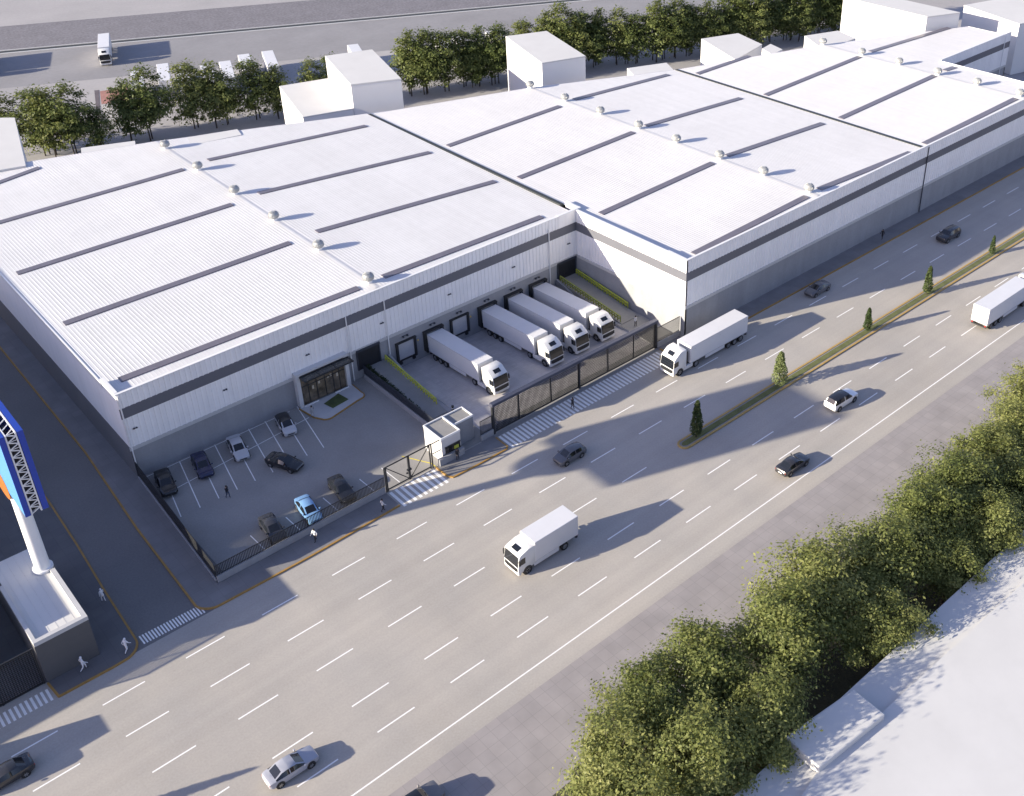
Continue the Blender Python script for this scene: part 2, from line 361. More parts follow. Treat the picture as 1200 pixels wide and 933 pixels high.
# ground behind the warehouse: back road, gravel bank, paved patches
g=MB(); d=Vector((1,-.475,0)).normalized(); nn=Vector((-d.y,d.x,0))
base=Vector((45,173,0))
def strip(a,b,z): 
    g.quad(base-d*260+nn*a+Vector((0,0,z)),base+d*420+nn*a+Vector((0,0,z)),base+d*420+nn*b+Vector((0,0,z)),base-d*260+nn*b+Vector((0,0,z)))
strip(-26,0,-.045); structure(g.build('back_road',mat('worn_back_road',(.235,.231,.243),.9,var=.12,scale=.06,fine=.05,fscale=1.0)))
g=MB(); strip(3.05,25,-.04); structure(g.build('gravel_bank',m_gravel))
g=MB()
for a,b,h in ((.0,.6,.12),(2.6,3.0,.12)):
    p=[base-d*260+nn*a,base+d*420+nn*a,base+d*420+nn*b,base-d*260+nn*b]; g.prism([q[:2] for q in p],-.05,h)
structure(g.build('back_kerb',m_ledge))
g=MB(); strip(.65,2.55,-.035); structure(g.build('back_gutter',m_gutter))
for nm,px,mt in (('red_paving',[(117,107),(149,102),(150,119),(119,122)],m_brick),('dark_strip',[(110.5,106),(116,105.5),(117.5,128),(113,129)],mat('dark_paving',(.10,.085,.10),.9,var=.1)),('pale_paving',[(119,124),(158,120),(150,150),(128,152)],mat('pale_paving',(.42,.41,.39),.9,var=.06))):
    structure(MB().poly([at(u,v,-.03) for u,v in px]).build(nm,mt))

# ------------------------------------------------------------------ warehouse
L1,L2,L3,L4 = 67.67,124.92,164.0,191.0
DF=-22.4
HL,HR=11.75,12.2
ZL=dict(H=11.75,b1=9.82,b0=8.45,c=4.45); ZR=dict(H=12.2,b1=10.27,b0=8.99,c=5.05)
def yrear(x): return 81.2-.372*x
RX=[(0,11.25),(33.9,11.85),(L1,11.3),(L1+.01,11.45),(96.3,12.0),(L2,11.25),(156.4,11.95),(L4,11.25)]
def zroof(x,y=0.0):
    z=RX[-1][1]
    for (a,za),(b,zb_) in zip(RX,RX[1:]):
        if x<=b: z=za+(zb_-za)*(x-a)/(b-a); break
    return z-.012*y*(1.0 if x>L1 else .5)
def roof_at(u,v):
    z=11.5; p=at(u,v,z)
    for _ in range(12):
        z=zroof(p[0],p[1]); p=at(u,v,z)
    return p
WH=empty('warehouse',(0,0,0),0,'huge white warehouse with ribbed roofs, dark skylight strips and a grey facade band','warehouse')
def ribwall(p0,p1,zb0,zb1,zt0,zt1,nrm,pitch=.62,dep=.07):
    g=MB(); p0=Vector((*p0,0)); p1=Vector((*p1,0)); L=(p1-p0).length; d=(p1-p0)/L; nrm=Vector((*nrm,0))
    n=int(L/pitch); prof=[]
    for i in range(n+1):
        s=i*L/max(n,1); w=L/max(n,1)
        for ds,o in ((0,0),(.62*w,0),(.70*w,dep),(.92*w,dep)): 
            if s+ds<=L+1e-6: prof.append((s+ds,o))
    prof.append((L,0)); vs=[]
    for s,o in prof:
        t=s/L; q=p0+d*s+nrm*o
        vs.append((q.x,q.y,zb0+(zb1-zb0)*t)); vs.append((q.x,q.y,zt0+(zt1-zt0)*t))
    fs=[(2*i,2*i+2,2*i+3,2*i+1) for i in range(len(prof)-1)]
    return g.add(vs,fs)
segs=[ # start, end, start z, end z, outward normal
 ((0,yrear(0)),(0,0),ZL,ZL,(-1,0)), ((0,0),(L1,0),ZL,ZL,(0,-1)), ((L1,0),(L1,DF),ZL,ZR,(-1,0)), ((L1,DF),(L3,DF),ZR,ZR,(0,-1)),
 ((L3,DF),(L3,0),ZR,ZR,(1,0)), ((L3,0),(L4,0),ZR,ZR,(0,-1)), ((L4,0),(L4,yrear(L4)),ZR,ZR,(1,0)), ((L4,yrear(L4)),(0,yrear(0)),ZR,ZL,(.348,.937))]
for k,(a,b,za,zb_,nr) in enumerate(segs):
    zm=.0 if k!=1 else -1.4
    low=MB(); t=.3; A=Vector(a); Bv=Vector(b); N=Vector(nr)
    L=(Bv-A).length; D=(Bv-A)/L; i0=.006 if k in (1,3,5) else 0
    poly=[tuple(A+D*i0),tuple(Bv-D*i0),tuple(Bv-D*i0-N*t),tuple(A+D*i0-N*t)]
    f=lambda key: (lambda p: za[key]+(zb_[key]-za[key])*max(0,min(1,(Vector(p[:2])-A).dot((Bv-A)/L)/L)))
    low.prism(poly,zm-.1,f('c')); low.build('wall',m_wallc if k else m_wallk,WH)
    if k in (1,2,3,5):
        ex=1 if k in (1,3) else 0
        ld_=MB(); ld_.prism([tuple(A+N*.10-D*ex*.105),tuple(Bv+N*.10),tuple(Bv+N*.004),tuple(A+N*.004-D*ex*.105)],lambda p:f('c')(p)-.42,lambda p:f('c')(p)+.02); ld_.build('ledge',m_ledge,WH)
        ribwall(a,b,za['c'],zb_['c'],za['b0'],zb_['b0'],nr).build('cladding',m_clad,WH)
        bd=MB(); bd.prism([tuple(A+N*.06-D*ex*.065),tuple(Bv+N*.06),tuple(Bv-N*.02),tuple(A-N*.02-D*ex*.065)],f('b0'),f('b1')); bd.build('facade_band',m_band if k!=2 else m_band,WH)
        ribwall(a,b,za['b1'],zb_['b1'],za['H'],zb_['H'],nr).build('cladding',m_clad,WH)
        cp=MB(); cp.prism([tuple(A+N*.085-D*ex*.105),tuple(Bv+N*.085),tuple(Bv-N*.26),tuple(A-N*.26-D*ex*.105)],lambda p:f('H')(p)-.01,lambda p:f('H')(p)+.09); cp.build('parapet_cap',m_white,WH)
        bk=MB(); bk.prism([tuple(A-N*.02),tuple(Bv-N*.02),tuple(Bv-N*.25),tuple(A-N*.25)],lambda p:f('c')(p)+.01,lambda p:f('H')(p)-.012); bk.build('parapet',m_clad,WH)
    else:
        rw=MB()
        n=40; vs=[]; fs=[]
        for i in range(n+1):
            q=A+(Bv-A)*i/n; 
            ztop=zroof(q.x,q.y)+.06
            vs+=[(q.x+N.x*.02,q.y+N.y*.02,f('c')(q)),(q.x+N.x*.02,q.y+N.y*.02,ztop)]
        fs=[(2*i,2*i+2,2*i+3,2*i+1) for i in range(n)]
        rw.add(vs,fs); rw.build('cladding',m_clad,WH)
# parapet returns at the three facade corners
for (x0,x1,y0,y1,zt) in ((-.05,.30,-.02,4.2,11.74),(L1-3.4,L1+.9,-.06,.25,11.80),(L1+.62,L1+.9,0.26,3.0,11.79),(L1+.03,L1+.31,DF+.3,DF+3.6,12.19)):
    MB().box(x0,x1,y0,y1,9.8,zt).build('parapet',m_clad,WH)
MB().box(L1-3.5,L1+1.0,-.12,.33,11.80,11.90).build('parapet_cap',m_white,WH)
MB().box(L1+.58,L1+.98,.33,3.05,11.80,11.89).build('parapet_cap',m_white,WH)
MB().box(-.08,.36,.36,4.3,11.745,11.84).build('parapet_cap',m_white,WH)
MB().box(L1-.1,L1+.36,DF+.36,DF+3.7,12.195,12.28).build('parapet_cap',m_white,WH)
# ribbed roofs: ribs run front to back, gable falls sideways
def roof_strip(x0,x1,yf,pitch=.44,dep=.016):
    g=MB(); n=int((x1-x0)/pitch); prof=[]
    w=(x1-x0)/n
    for i in range(n):
        s=x0+i*w
        prof+= [(s,0),(s+.66*w,0),(s+.74*w,dep),(s+.92*w,dep)]
    prof.append((x1,0)); vs=[]
    for s,o in prof:
        vs+=[(s,yf,zroof(s,yf)+o),(s,yrear(s)+.15,zroof(s,yrear(s))+o)]
    g.add(vs,[(2*i,2*i+2,2*i+3,2*i+1) for i in range(len(prof)-1)]); return g
roof_strip(.02,L1-.22,.28).build('roof',m_roof,WH)
roof_strip(L1+.42,L2-.2,DF+.3).build('roof',m_roof,WH)
roof_strip(L2+.2,L3-.02,DF+.3).build('roof',m_roof,WH)
roof_strip(L3-.02,L4-.02,.28).build('roof',m_roof,WH)
for x,y0,y1 in ((L1+.1,3.2,yrear(L1)),(L2,DF+.5,yrear(L2))):
    g=MB(); za=zroof(x-.02,y0)+.13; zc=zroof(x-.02,y1)+.13; g.add([(x-.3,y0,za),(x+.3,y0,za),(x+.3,y1,zc),(x-.3,y1,zc),(x-.3,y0,za-.6),(x+.3,y0,za-.6),(x+.3,y1,zc-.6),(x-.3,y1,zc-.6)],[(0,1,2,3),(0,4,5,1),(1,5,6,2),(2,6,7,3),(3,7,4,0)]); g.build('roof_gutter',m_gutter,WH)
g=MB(); g.prism([(L1+.32,DF+.5),(L1+.52,DF+.5),(L1+.52,.2),(L1+.32,.2)],10.7,lambda p:zroof(L1+.4,p[1])+.07); g.build('roof_gutter',m_gutter,WH)
MB().prism([(-.12,4.3),(.06,4.3),(.06,yrear(0)),(-.12,yrear(0))],10.6,lambda p:zroof(0,p[1])+.08).build('eave_trim',m_white,WH)
MB().prism([(L3-.12,DF+.35),(L3+.12,DF+.35),(L3+.12,-.35),(L3-.12,-.35)],11.5,lambda p:zroof(L3,p[1])+.3).build('eave_trim',m_white,WH)
for xr,y0 in ((33.9,.4),(96.3,DF+.4),(156.4,DF+.4)):
    g=MB(); y1=yrear(xr); zr=zroof(xr,y0); zq=zroof(xr,y1)
    g.add([(xr-.3,y0,zr+.036),(xr,y0,zr+.05),(xr+.3,y0,zr+.036),(xr-.3,y1,zq+.036),(xr,y1,zq+.05),(xr+.3,y1,zq+.036)],[(0,1,4,3),(1,2,5,4)]); g.build('ridge_cap',m_roof,WH)
# skylight strips
SKY=[((140,446),(420,338)),((75,380),(340,285)),((20,321),(272,240)),((-45,274),(215,199)),((-60,236),(46,197)),
 ((449,325),(652,263)),((371,272),(580,213)),((303,227),(504,179)),((244,188),(429,148)),
 ((704,251),(835,191.5)),((608,209),(742,155.5)),((525,171.5),(656,125)),((813,298),(945,231)),
 ((673,117),(783,88)),((757,148),(868,115.5)),((852,183),(964,145)),((960,222),(1067,179)),
 ((817,87),(878,66)),((897,112),(1007,67)),((985,139),(1095,89)),((1083,169),(1190,116)),((1020,61),(1112,33)),((1107,83),(1119,79))]
for a,b in SKY:
    p=Vector(roof_at(*a)); q=Vector(roof_at(*b)); w=.55
    y=(p.y+q.y)/2
    if abs(p.y-q.y)>3: pass
    g=MB(); vs=[]; 
    if q.y<1.2 and p.y>0: q.y=p.y
    for t in (0,1):
        c=p.lerp(q,t)
        for dy in (-w,w):
            for dz in (0.0,.13): vs.append((c.x,c.y+dy,zroof(c.x,c.y)+dz))
    g.add(vs,[(0,1,3,2),(4,6,7,5),(1,5,7,3),(0,4,5,1),(2,3,7,6)])
    g.build('skylight',m_sky,WH)
VENTS=[(195,174),(234,199),(278,227),(324,257.5),(376,292),(433,331),(623,103),(661,119),(704,134),(748,151),(795,166.5),(844,186),(897,204.5),(953,223),(972,50),(1014,63),(1056,75),(1101,87),(1147,99),(1195,113)]
vent0=None
for i,(u,v) in enumerate(VENTS):
    xr=33.9 if i<6 else 96.3 if i<14 else 156.4
    p=roof_at(u,v); zr=zroof(xr,p[1])
    yv=at(u,v,zr)[1]
    if vent0 is None:
        vent0=MB().lathe((0,0,0),[(.55,-.1),(.55,.35),(.62,.38),(.62,.45)],14).build('roof_ventilator',m_white,WH,smooth=True)
        g=MB(); pr=[(.62,.46),(.80,.62),(.86,.85),(.82,1.1),(.60,1.36),(.25,1.5)]
        g.lathe((0,0,0),pr,24)
        for k in range(24):
            t=2*math.pi*k/24
            for (r0,z0),(r1,z1) in zip(pr[:-1],pr[1:]):
                g.beam((math.cos(t)*(r0+.02),math.sin(t)*(r0+.02),z0),(math.cos(t+.10)*(r1+.02),math.sin(t+.10)*(r1+.02),z1),.035)
        g.build('turbine_head',m_vent,vent0)
        vv=vent0
    else:
        vv=vent0.copy(); COL.objects.link(vv); c=kids(vent0)[0].copy(); COL.objects.link(c); c.parent=vv
    vv.location=(xr,yv,zr+.02); vv.rotation_euler.z=i*.7; vv.scale=(.88,.88,.95)
# drainpipes
for x,y,zt,zbm in ((.12,-.16,11.6,.0),(28.7,-.16,9.9,.05),(34.4,-.16,9.9,1.3),(62.35,-.16,10.5,-.9),(L2,DF-.16,12.0,.15),(L3-1,DF-.16,12.0,.15),(188.5,-.16,11.8,0.0)):
    MB().tube((x,y,zbm),(x,y,zt),.085,n=8).build('drainpipe',m_white if x!=L2 else m_dark,WH)
for x in (1.05,11.9,22.9,33.75,44.55,55.7,66.1):
    g=MB(); g.box(x-.22,x-.06,-.3,-.08,6.78,6.88); g.box(x+.06,x+.22,-.3,-.08,6.78,6.88); g.box(x-.3,x+.3,-.12,-.07,6.7,6.78); g.build('wall_lamp',m_dark,WH)
# roller doors
for x0,x1,z0,z1 in ((29.65,32.85,1.25,4.0),(63.95,67.3,1.35,4.0)):
    dr=MB(); n=14
    for i in range(n):
        za=z0+(z1-z0)*i/n; zc=z0+(z1-z0)*(i+.85)/n; dr.box(x0,x1,-.12,-.003,za,zc)
    dr.box(x0,x1,-.09,-.002,z0,z1); rd=dr.build('roller_door',m_door,WH)
    f=MB(); f.box(x0-.15,x0,-.2,-.004,z0,z1+.02); f.box(x1,x1+.15,-.2,-.004,z0,z1+.02); f.box(x0-.15,x1+.15,-.3,-.004,z1+.02,z1+.3); f.build('door_frame',m_dark,rd)
# dock doors
DOCKX=[36.95,41.35,45.8,50.6,55.3,59.9]
for i,x in enumerate(DOCKX):
    g=MB(); w=1.25
    for k in range(5): g.box(x-w,x+w,-.10,-.003,.0+k*.5,.46+k*.5)
    g.box(x-w,x+w,-.07,-.002,0,2.5); dd=g.build('dock_door',m_dock,WH)
    truck=i in (1,3,4,5); dp=.5 if truck else .3
    f=MB(); f.box(x-w-.32,x-w-.01,-dp,-.004,-.25,2.62); f.box(x+w+.01,x+w+.32,-dp,-.004,-.25,2.62); f.box(x-w-.34,x+w+.34,-dp-.06,-.004,2.623,2.80); f.build('dock_shelter',m_rub,dd)
    b=MB(); b.box(x-w,x-w+.4,-.28,-.005,-.65,-.28); b.box(x+w-.4,x+w,-.28,-.005,-.65,-.28); b.box(x-w,x+w,-.18,-.006,-.24,-.02); b.build('dock_bumper',m_black,dd)
    l=MB(); 
    for s in (-.42,.22): l.box(x+s,x+s+.24,-.28,-.11,3.3,3.45)
    l.box(x-.45,x+.5,-.12,-.06,3.45,3.49); l.build('dock_lamp',m_dark,WH)
    if not truck: MB().box(x+w+.62,x+w+.80,-.14,-.01,1.75,1.95).build('signal_lamp',mat('amber_lamp',(.7,.5,.15),.4,var=0),dd)
# entrance
en=MB(); y0=-.85
en.box(20.5,21.0,y0,-.01,.13,4.75); en.box(27.35,27.85,y0,-.01,.13,4.75); en.box(20.5,27.85,y0,-.01,4.75,5.05); ent=en.build('entrance_portal',mat('off_white_frame',(.52,.52,.53),.5,var=.03),WH)
gl=MB(); gl.box(21.02,27.33,-.5,-.3,.14,4.73); gl.build('entrance_glazing',m_gint,ent)
fr=MB()
for x in (22.1,23.25,24.45,25.6,26.5): fr.box(x-.04,x+.04,-.56,-.49,.14,4.7)
fr.box(21.02,27.33,-.555,-.49,2.75,2.85); fr.build('mullion',m_black,ent)
it=MB(); 
for x,z,h in ((22.6,1.9,.5),(23.5,2.3,.35),(24.8,2.55,.3),(25.2,2.6,.4),(26.1,2.2,.5)): it.box(x,x+.25,-.515,-.495,z,z+h)
it.build('interior_panel',mat('pale_interior',(.45,.40,.32),.7,var=.1),ent)
si=MB(); si.box(21.0,23.0,-1.02,-.87,.13,.27); si.box(25.4,27.4,-1.02,-.87,.13,.27); si.build('sill',m_white,ent)
cn=MB(); cn.box(20.9,27.9,-2.3,-2.16,4.52,4.68); cn.box(20.9,27.9,-1.0,-.87,4.52,4.68); cn.box(20.9,21.04,-2.16,-1.0,4.52,4.68); cn.box(27.76,27.9,-2.16,-1.0,4.52,4.68)
for x in (23.2,25.5): cn.box(x-.05,x+.05,-2.16,-1.0,4.53,4.66)
can=cn.build('canopy',m_black,ent)
MB().box(21.04,27.76,-2.16,-1.0,4.575,4.60).build('canopy_glass',mat('canopy_glass',(.035,.037,.035),.06,var=.3,scale=1.5,spec=.7),can)

# ------------------------------------------------------------------ ramps, rails, yard walls
def ramp(x0,x1,zt):
    g=MB(); y1=-13.9
    g.add([(x0,-.1,zt),(x1,-.1,zt),(x1,y1,.03),(x0,y1,.03),(x0,-.1,-.2),(x1,-.1,-.2),(x1,y1,-.2),(x0,y1,-.2)],[(0,1,2,3),(0,3,7,4),(1,5,6,2),(3,2,6,7),(0,4,5,1)])
    return structure(g.build('ramp',m_ramp))
ramp(30.25,33.7,1.25); ramp(63.85,67.3,1.35)
def rail(name,x,y0,z0,y1,z1,h,mt,label,cat,thick=.12,bars=True):
    e=empty(name,(x,y0,z0),0,label,cat); n=int(abs(y1-y0)/.55)
    dz=z1-z0; dy=y1-y0
    g=MB()
    g.beam((0,0,h),(0,dy,dz+h),thick,.14); g.beam((0,0,h*.5),(0,dy,dz+h*.5),thick*.7,.10); g.build('rail',mt,e)
    p=MB()
    for i in range(n+1):
        t=i/n; p.beam((0,dy*t,dz*t-.05),(0,dy*t,dz*t+h),.10)
        if i<n: p.beam((0,dy*t,dz*t+.06),(0,dy*(t+1/n),dz*(t+1/n)+h-.05),.05)
    p.build('post',mt,e); return e
rail('guard_rail',33.45,-.4,1.22,-11.9,.2,.85,m_yel,'yellow-green guard rail sloping down the ramp beside the first dock','guard rail')
rail('guard_rail',64.05,-.4,1.3,-13.4,.1,.9,m_olive,'olive guard rail of the far ramp, on its side nearest the docked trucks','guard rail',.2)
rail('guard_rail',67.25,-.4,1.3,-11.6,.25,.85,m_yel,'yellow-green guard rail along the foot of the sunlit side wall','guard rail',.2)
def wedge(x,label):
    g=MB(); g.add([(x-.15,-.12,-.9),(x+.15,-.12,-.9),(x-.15,-.12,1.75),(x+.15,-.12,1.75),(x-.15,-3.2,-.9),(x+.15,-3.2,-.9),(x-.15,-3.2,.9),(x+.15,-3.2,.9),(x-.15,-4.6,-.9),(x+.15,-4.6,-.9),(x-.15,-4.6,.1),(x+.15,-4.6,.1)],
      [(0,1,3,2),(2,3,7,6),(6,7,11,10),(8,10,11,9),(0,2,6,4),(4,6,10,8),(1,5,7,3),(5,9,11,7)])
    return tag(g.build('retaining_wall',m_wallc),label,'wall')
wedge(34.2,'tapered concrete retaining wall between the near ramp and the first dock'); wedge(63.6,'tapered concrete retaining wall between the far ramp and the last docked truck')
def bar_fence(name,a,b,low,top,label,sp=.16,wall_t=.28,mt=None,zlo=0.0,cat='fence',rr=.018):
    a=Vector((*a,0)); b=Vector((*b,0)); L=(b-a).length; rz=math.atan2(b.y-a.y,b.x-a.x)
    e=empty(name,(a.x,a.y,zlo),rz,label,cat)
    if low>0: MB().box(0,L,-wall_t/2,wall_t/2,-.05,low).build('plinth_wall',m_wallc,e,bevel=.02,seg=1)
    g=MB(); g.box(0,L,-.03,.03,top-.12,top-.06); g.box(0,L,-.03,.03,low+.10,low+.16); g.build('rail',mt or m_black,e)
    n=int(L/sp); g=MB()
    for i in range(n+1):
        x=min(L-.02,max(.02,i*L/n)); g.box(x-rr,x+rr,-.022,.022,low,top)
    g.build('bars',mt or m_black,e)
    return e
bar_fence('bar_fence',(-.75,-21.75),(19.45,-21.7),.95,2.35,'long black bar fence on a concrete plinth in front of the parked cars',sp=.17,rr=.034)
bar_fence('bar_fence',(.05,-.2),(-.75,-21.55),.45,2.5,'dense black fence along the side street edge of the parking lot',sp=.11,mt=m_black,rr=.042)
bar_fence('bar_fence',(30.05,-.5),(30.05,-17.6),.75,2.1,'dark bar fence on a low wall between the parking lot and the near ramp',sp=.15,mt=m_dark,rr=.03)
bar_fence('bar_fence',(33.1,-21.6),(35.0,-21.55),.9,3.0,'short bar fence between the guardhouse and the big gate',sp=.17,rr=.03)
bar_fence('bar_fence',(63.2,-21.6),(67.5,-21.6),.9,3.3,'short bar fence between the big gate and the warehouse corner',sp=.17,rr=.03)
# dark shrubs along the near ramp
def leaf_cards(pts,size,rs,centre=None,up=.45,out=.9):
    """one small quad per point; with a crown centre the blades turn outward and up, as leaves do towards light"""
    n=len(pts); nr=rs.normal(size=(n,3)); nr/=np.linalg.norm(nr,axis=1)[:,None]
    if centre is not None:
        o=pts-np.asarray(centre); o/=np.linalg.norm(o,axis=1)[:,None]+1e-6
        nr=nr*.75+o*out+np.array([0,0,up]); nr/=np.linalg.norm(nr,axis=1)[:,None]
    a=rs.normal(size=(n,3)); a-=(a*nr).sum(1)[:,None]*nr; a/=np.linalg.norm(a,axis=1)[:,None]
    b=np.cross(nr,a)
    s=size*(.45+1.0*rs.random(n)**1.5)[:,None]
    v=np.stack([pts-a*s,pts+b*s*.55,pts+a*s,pts-b*s*.55],1).reshape(-1,3)
    return v
def leaf_obj(name,v,mt,parent=None,loc=None):
    n=len(v)//4; me=bpy.data.meshes.new(name); me.vertices.add(len(v)); me.vertices.foreach_set('co',v.astype(np.float32).ravel())
    me.loops.add(len(v)); me.loops.foreach_set('vertex_index',np.arange(len(v),dtype=np.int32)); me.polygons.add(n)
    me.polygons.foreach_set('loop_start',np.arange(0,len(v),4,dtype=np.int32)); me.polygons.foreach_set('loop_total',np.full(n,4,dtype=np.int32))
    me.update(calc_edges=True); me.validate(); me.materials.append(mt)
    o=bpy.data.objects.new(name,me); COL.objects.link(o)
    if parent: o.parent=parent
    if loc: o.location=loc
    return o
lm_dark=leaf_mat('leaf_dark',(.010,.020,.008),(.018,.034,.012),(.035,.055,.018),.15)
lm_near=leaf_mat('leaf_near',(.075,.105,.03),(.175,.20,.062),(.30,.31,.115),.46)
lm_back=leaf_mat('leaf_back',(.06,.092,.026),(.13,.16,.05),(.23,.245,.085),.44)
lm_con=leaf_mat('leaf_conifer',(.03,.055,.02),(.06,.09,.03),(.11,.135,.05),.25)
lm_pale=leaf_mat('leaf_pale',(.10,.14,.055),(.20,.24,.10),(.30,.33,.15),.45)
rs=np.random.default_rng(5)
pts=np.stack([rs.uniform(30.45,31.0,1400),rs.uniform(-13.5,-.4,1400),rs.uniform(0,.75,1400)],1); pts[:,2]+=1.2*(1+pts[:,1]/14)*1.0
tag(leaf_obj('hedge',leaf_cards(pts,.16,rs),lm_dark),'low dark hedge running down the left edge of the near ramp','hedge')

# ------------------------------------------------------------------ gates
GT=empty('sliding_gate',(35.2,-21.45,0),0,'very wide dark mesh gate in front of the loading yard','gate')
GL=27.75
g=MB(); g.box(-.25,GL+.25,-.32,.32,4.15,4.55); g.build('top_beam',m_beam,GT,bevel=.04)
g=MB(); g.box(.16,GL-.16,-.06,.06,.18,.34); g.build('bottom_rail',m_black,GT)
for x,w in ((0,.32),(GL/2,.30),(GL,.36)): MB().box(x-w/2,x+w/2,-w/2,w/2,0.02,4.148).build('post',m_black,GT,bevel=.02)
for x in (3.9,9.1,18.9,23.6): MB().box(x-.06,x+.06,-.08,.08,.3,4.148).build('upright',m_black,GT)
g=MB()
n=int(GL/.185)
for i in range(1,n):
    x=i*GL/n; g.box(x-.045,x+.045,-.02,.02,.34,4.148)
for k in range(1,16): g.box(.16,GL-.16,-.012,.012,.34+k*.24-.012,.34+k*.24+.012)
g.build('mesh_infill',mat('matt_black_mesh',(.006,.0065,.009),.9,var=0,spec=.1),GT)
SG=empty('swing_gate',(19.65,-21.65,0),0,'small dark steel frame gate with diagonal braces at the car park exit','gate')
g=MB(); 
for x in (.02,.22): g.box(x-.06,x+.06,-.07,.07,0.02,3.45)
g.build('post',m_black,SG)
g=MB(); g.box(6.05,6.17,-.07,.07,.02,3.5); g.box(6.32,6.44,-.07,.07,.02,3.5); g.build('post',m_black,SG)
g=MB(); g.box(.1,6.4,-.05,.05,3.38,3.5); g.box(.1,6.2,-.05,.05,.2,.32); g.beam((.25,0,3.35),(3.1,0,.3),.09); g.beam((3.35,0,.3),(6.05,0,3.35),.10); g.build('leaf_frame',m_black,SG)
g=MB(); g.box(3.1,3.34,-.09,.09,.1,3.42); g.box(2.95,3.5,-.12,.12,1.4,1.6); g.box(2.8,3.0,-.08,.08,1.05,1.2); g.build('lock_post',m_black,SG)
g=MB(); g.box(6.5,8.3,-.04,.04,3.35,3.45); g.box(8.2,8.3,-.04,.04,1.9,3.35); g.box(6.5,8.3,-.04,.04,1.9,1.98); g.build('side_frame',m_black,SG)

# ------------------------------------------------------------------ guardhouse
GH=empty('guardhouse',(27.3,-22.0,0),0,'small white two-part guardhouse with parapet roofs between the gates','guardhouse')
def hut(x0,x1,y0,y1,h,wm=m_block):
    MB().box(x0,x1,y0,y1,.0,h-.25).build('wall',wm,GH)
    g=MB(); t=.09; g.box(x0-.04,x1+.04,y0-.04,y0+t,h-.248,h); g.box(x0-.04,x1+.04,y1-t,y1+.04,h-.248,h); g.box(x0-.04,x0+t,y0+t,y1-t,h-.248,h); g.box(x1-t,x1+.04,y0+t,y1-t,h-.248,h)
    g.build('parapet',m_white,GH)
    MB().box(x0+t,x1-t,y0+t,y1-t,h-.249,h-.16).build('roof',m_ramp,GH)
m_hut=mat('guardhouse_render',(.50,.49,.50),.8,var=.05,scale=.8)
hut(.05,2.72,.15,3.7,3.6,m_hut); hut(2.83,5.65,1.55,3.75,3.5,m_wallc)
MB().box(.5,2.6,.08,.149,1.25,2.05).build('window',m_glass,GH)
g=MB(); g.box(.45,2.65,.05,.148,1.15,1.249); g.box(.45,2.65,.05,.148,2.051,2.13); g.build('window_frame',m_black,GH)
MB().box(1.7,2.3,-.02,.079,1.35,1.75).build('window_panel',m_yel,GH)
g=MB(); g.box(-.62,2.9,-.25,.14,0,1.05); g.build('plinth',m_wallc,GH)
MB().box(.06,.44,.10,.149,.05,1.14).build('door',m_dark,GH)

# ------------------------------------------------------------------ neighbour plot with the sign
NB=empty('gatehouse',(-18.1,-22.9,0),0,'low white-roofed gatehouse with a parapet at the foot of the blue sign','building')
g=MB(); g.box(0,4.85,0,13.5,0,4.75); g.build('wall',mat('neighbour_wall',(.085,.085,.09),.85,var=.06),NB)
g=MB(); g.box(0.02,4.87,-.02,.42,4.752,5.2); g.box(4.42,4.87,.42,8.5,4.752,5.2); g.box(0.02,.35,.42,9.5,4.752,5.2); g.build('parapet',m_ledge,NB)
g=MB(); g.box(.353,4.417,.425,13.45,4.752,4.83)
for i in range(5): g.box(.9+i*.75,.94+i*.75,.45,13.4,4.80,4.845)
g.build('roof',m_blockr,NB)
MG=empty('mesh_gate',(-18.25,-22.7,0),math.pi,'black mesh gate left of the low white-roofed gatehouse','gate')
g=MB(); g.box(0,.14,-.07,.07,0.02,4.6); g.box(3.6,3.74,-.07,.07,0.02,4.6); g.box(8.0,8.14,-.07,.07,.02,4.6); g.box(.14,8,-.06,.06,4.45,4.6); g.box(.14,8,-.05,.05,.1,.22); g.build('frame',m_black,MG)
g=MB()
for i in range(36): 
    x=.2+i*.217; g.box(x-.022,x+.022,-.012,.012,.22,4.45)
for k in range(19): g.box(.14,8,-.013,.013,.24+k*.22,.275+k*.22)
g.build('mesh_infill',mat('dark_mesh',(.014,.013,.012),.8,var=.2,scale=3,spec=.2),MG)
SGN=empty('pylon_sign',(-14.0,-13.3,4.86),0,'tall blue billboard sign on a white pole over the side street','sign')
ox,oy,oz=-14.0,-13.3,4.86
MB().lathe((0,0,0),[(.95,0),(.95,.25),(.72,.28),(.66,9.0),(.60,17.5)],24).build('pole',m_white,SGN,smooth=True)
X0,X1,Y0,Y1,Z0,Z1=-14.75-ox,-12.75-ox,-19.2-oy,-7.6-oy,15.75-oz,24.5-oz
g=MB(); g.box(X0,X0+.45,Y0,Y1,Z0,Z1); pn=g.build('panel',[m_lblue],SGN)
g=MB(); g.box(X1-.5,X1,Y0,Y1,Z0,Z1); g.build('panel',m_blue,SGN)
g=MB(); e=.03
g.box(X0-.02,X0+.46,Y0-.03,Y0-.001,Z0-.01,Z1+.02); g.box(X0-.02,X0+.46,Y0-.03,Y1,Z1+.001,Z1+.03); g.build('panel_edge',m_blue,SGN)
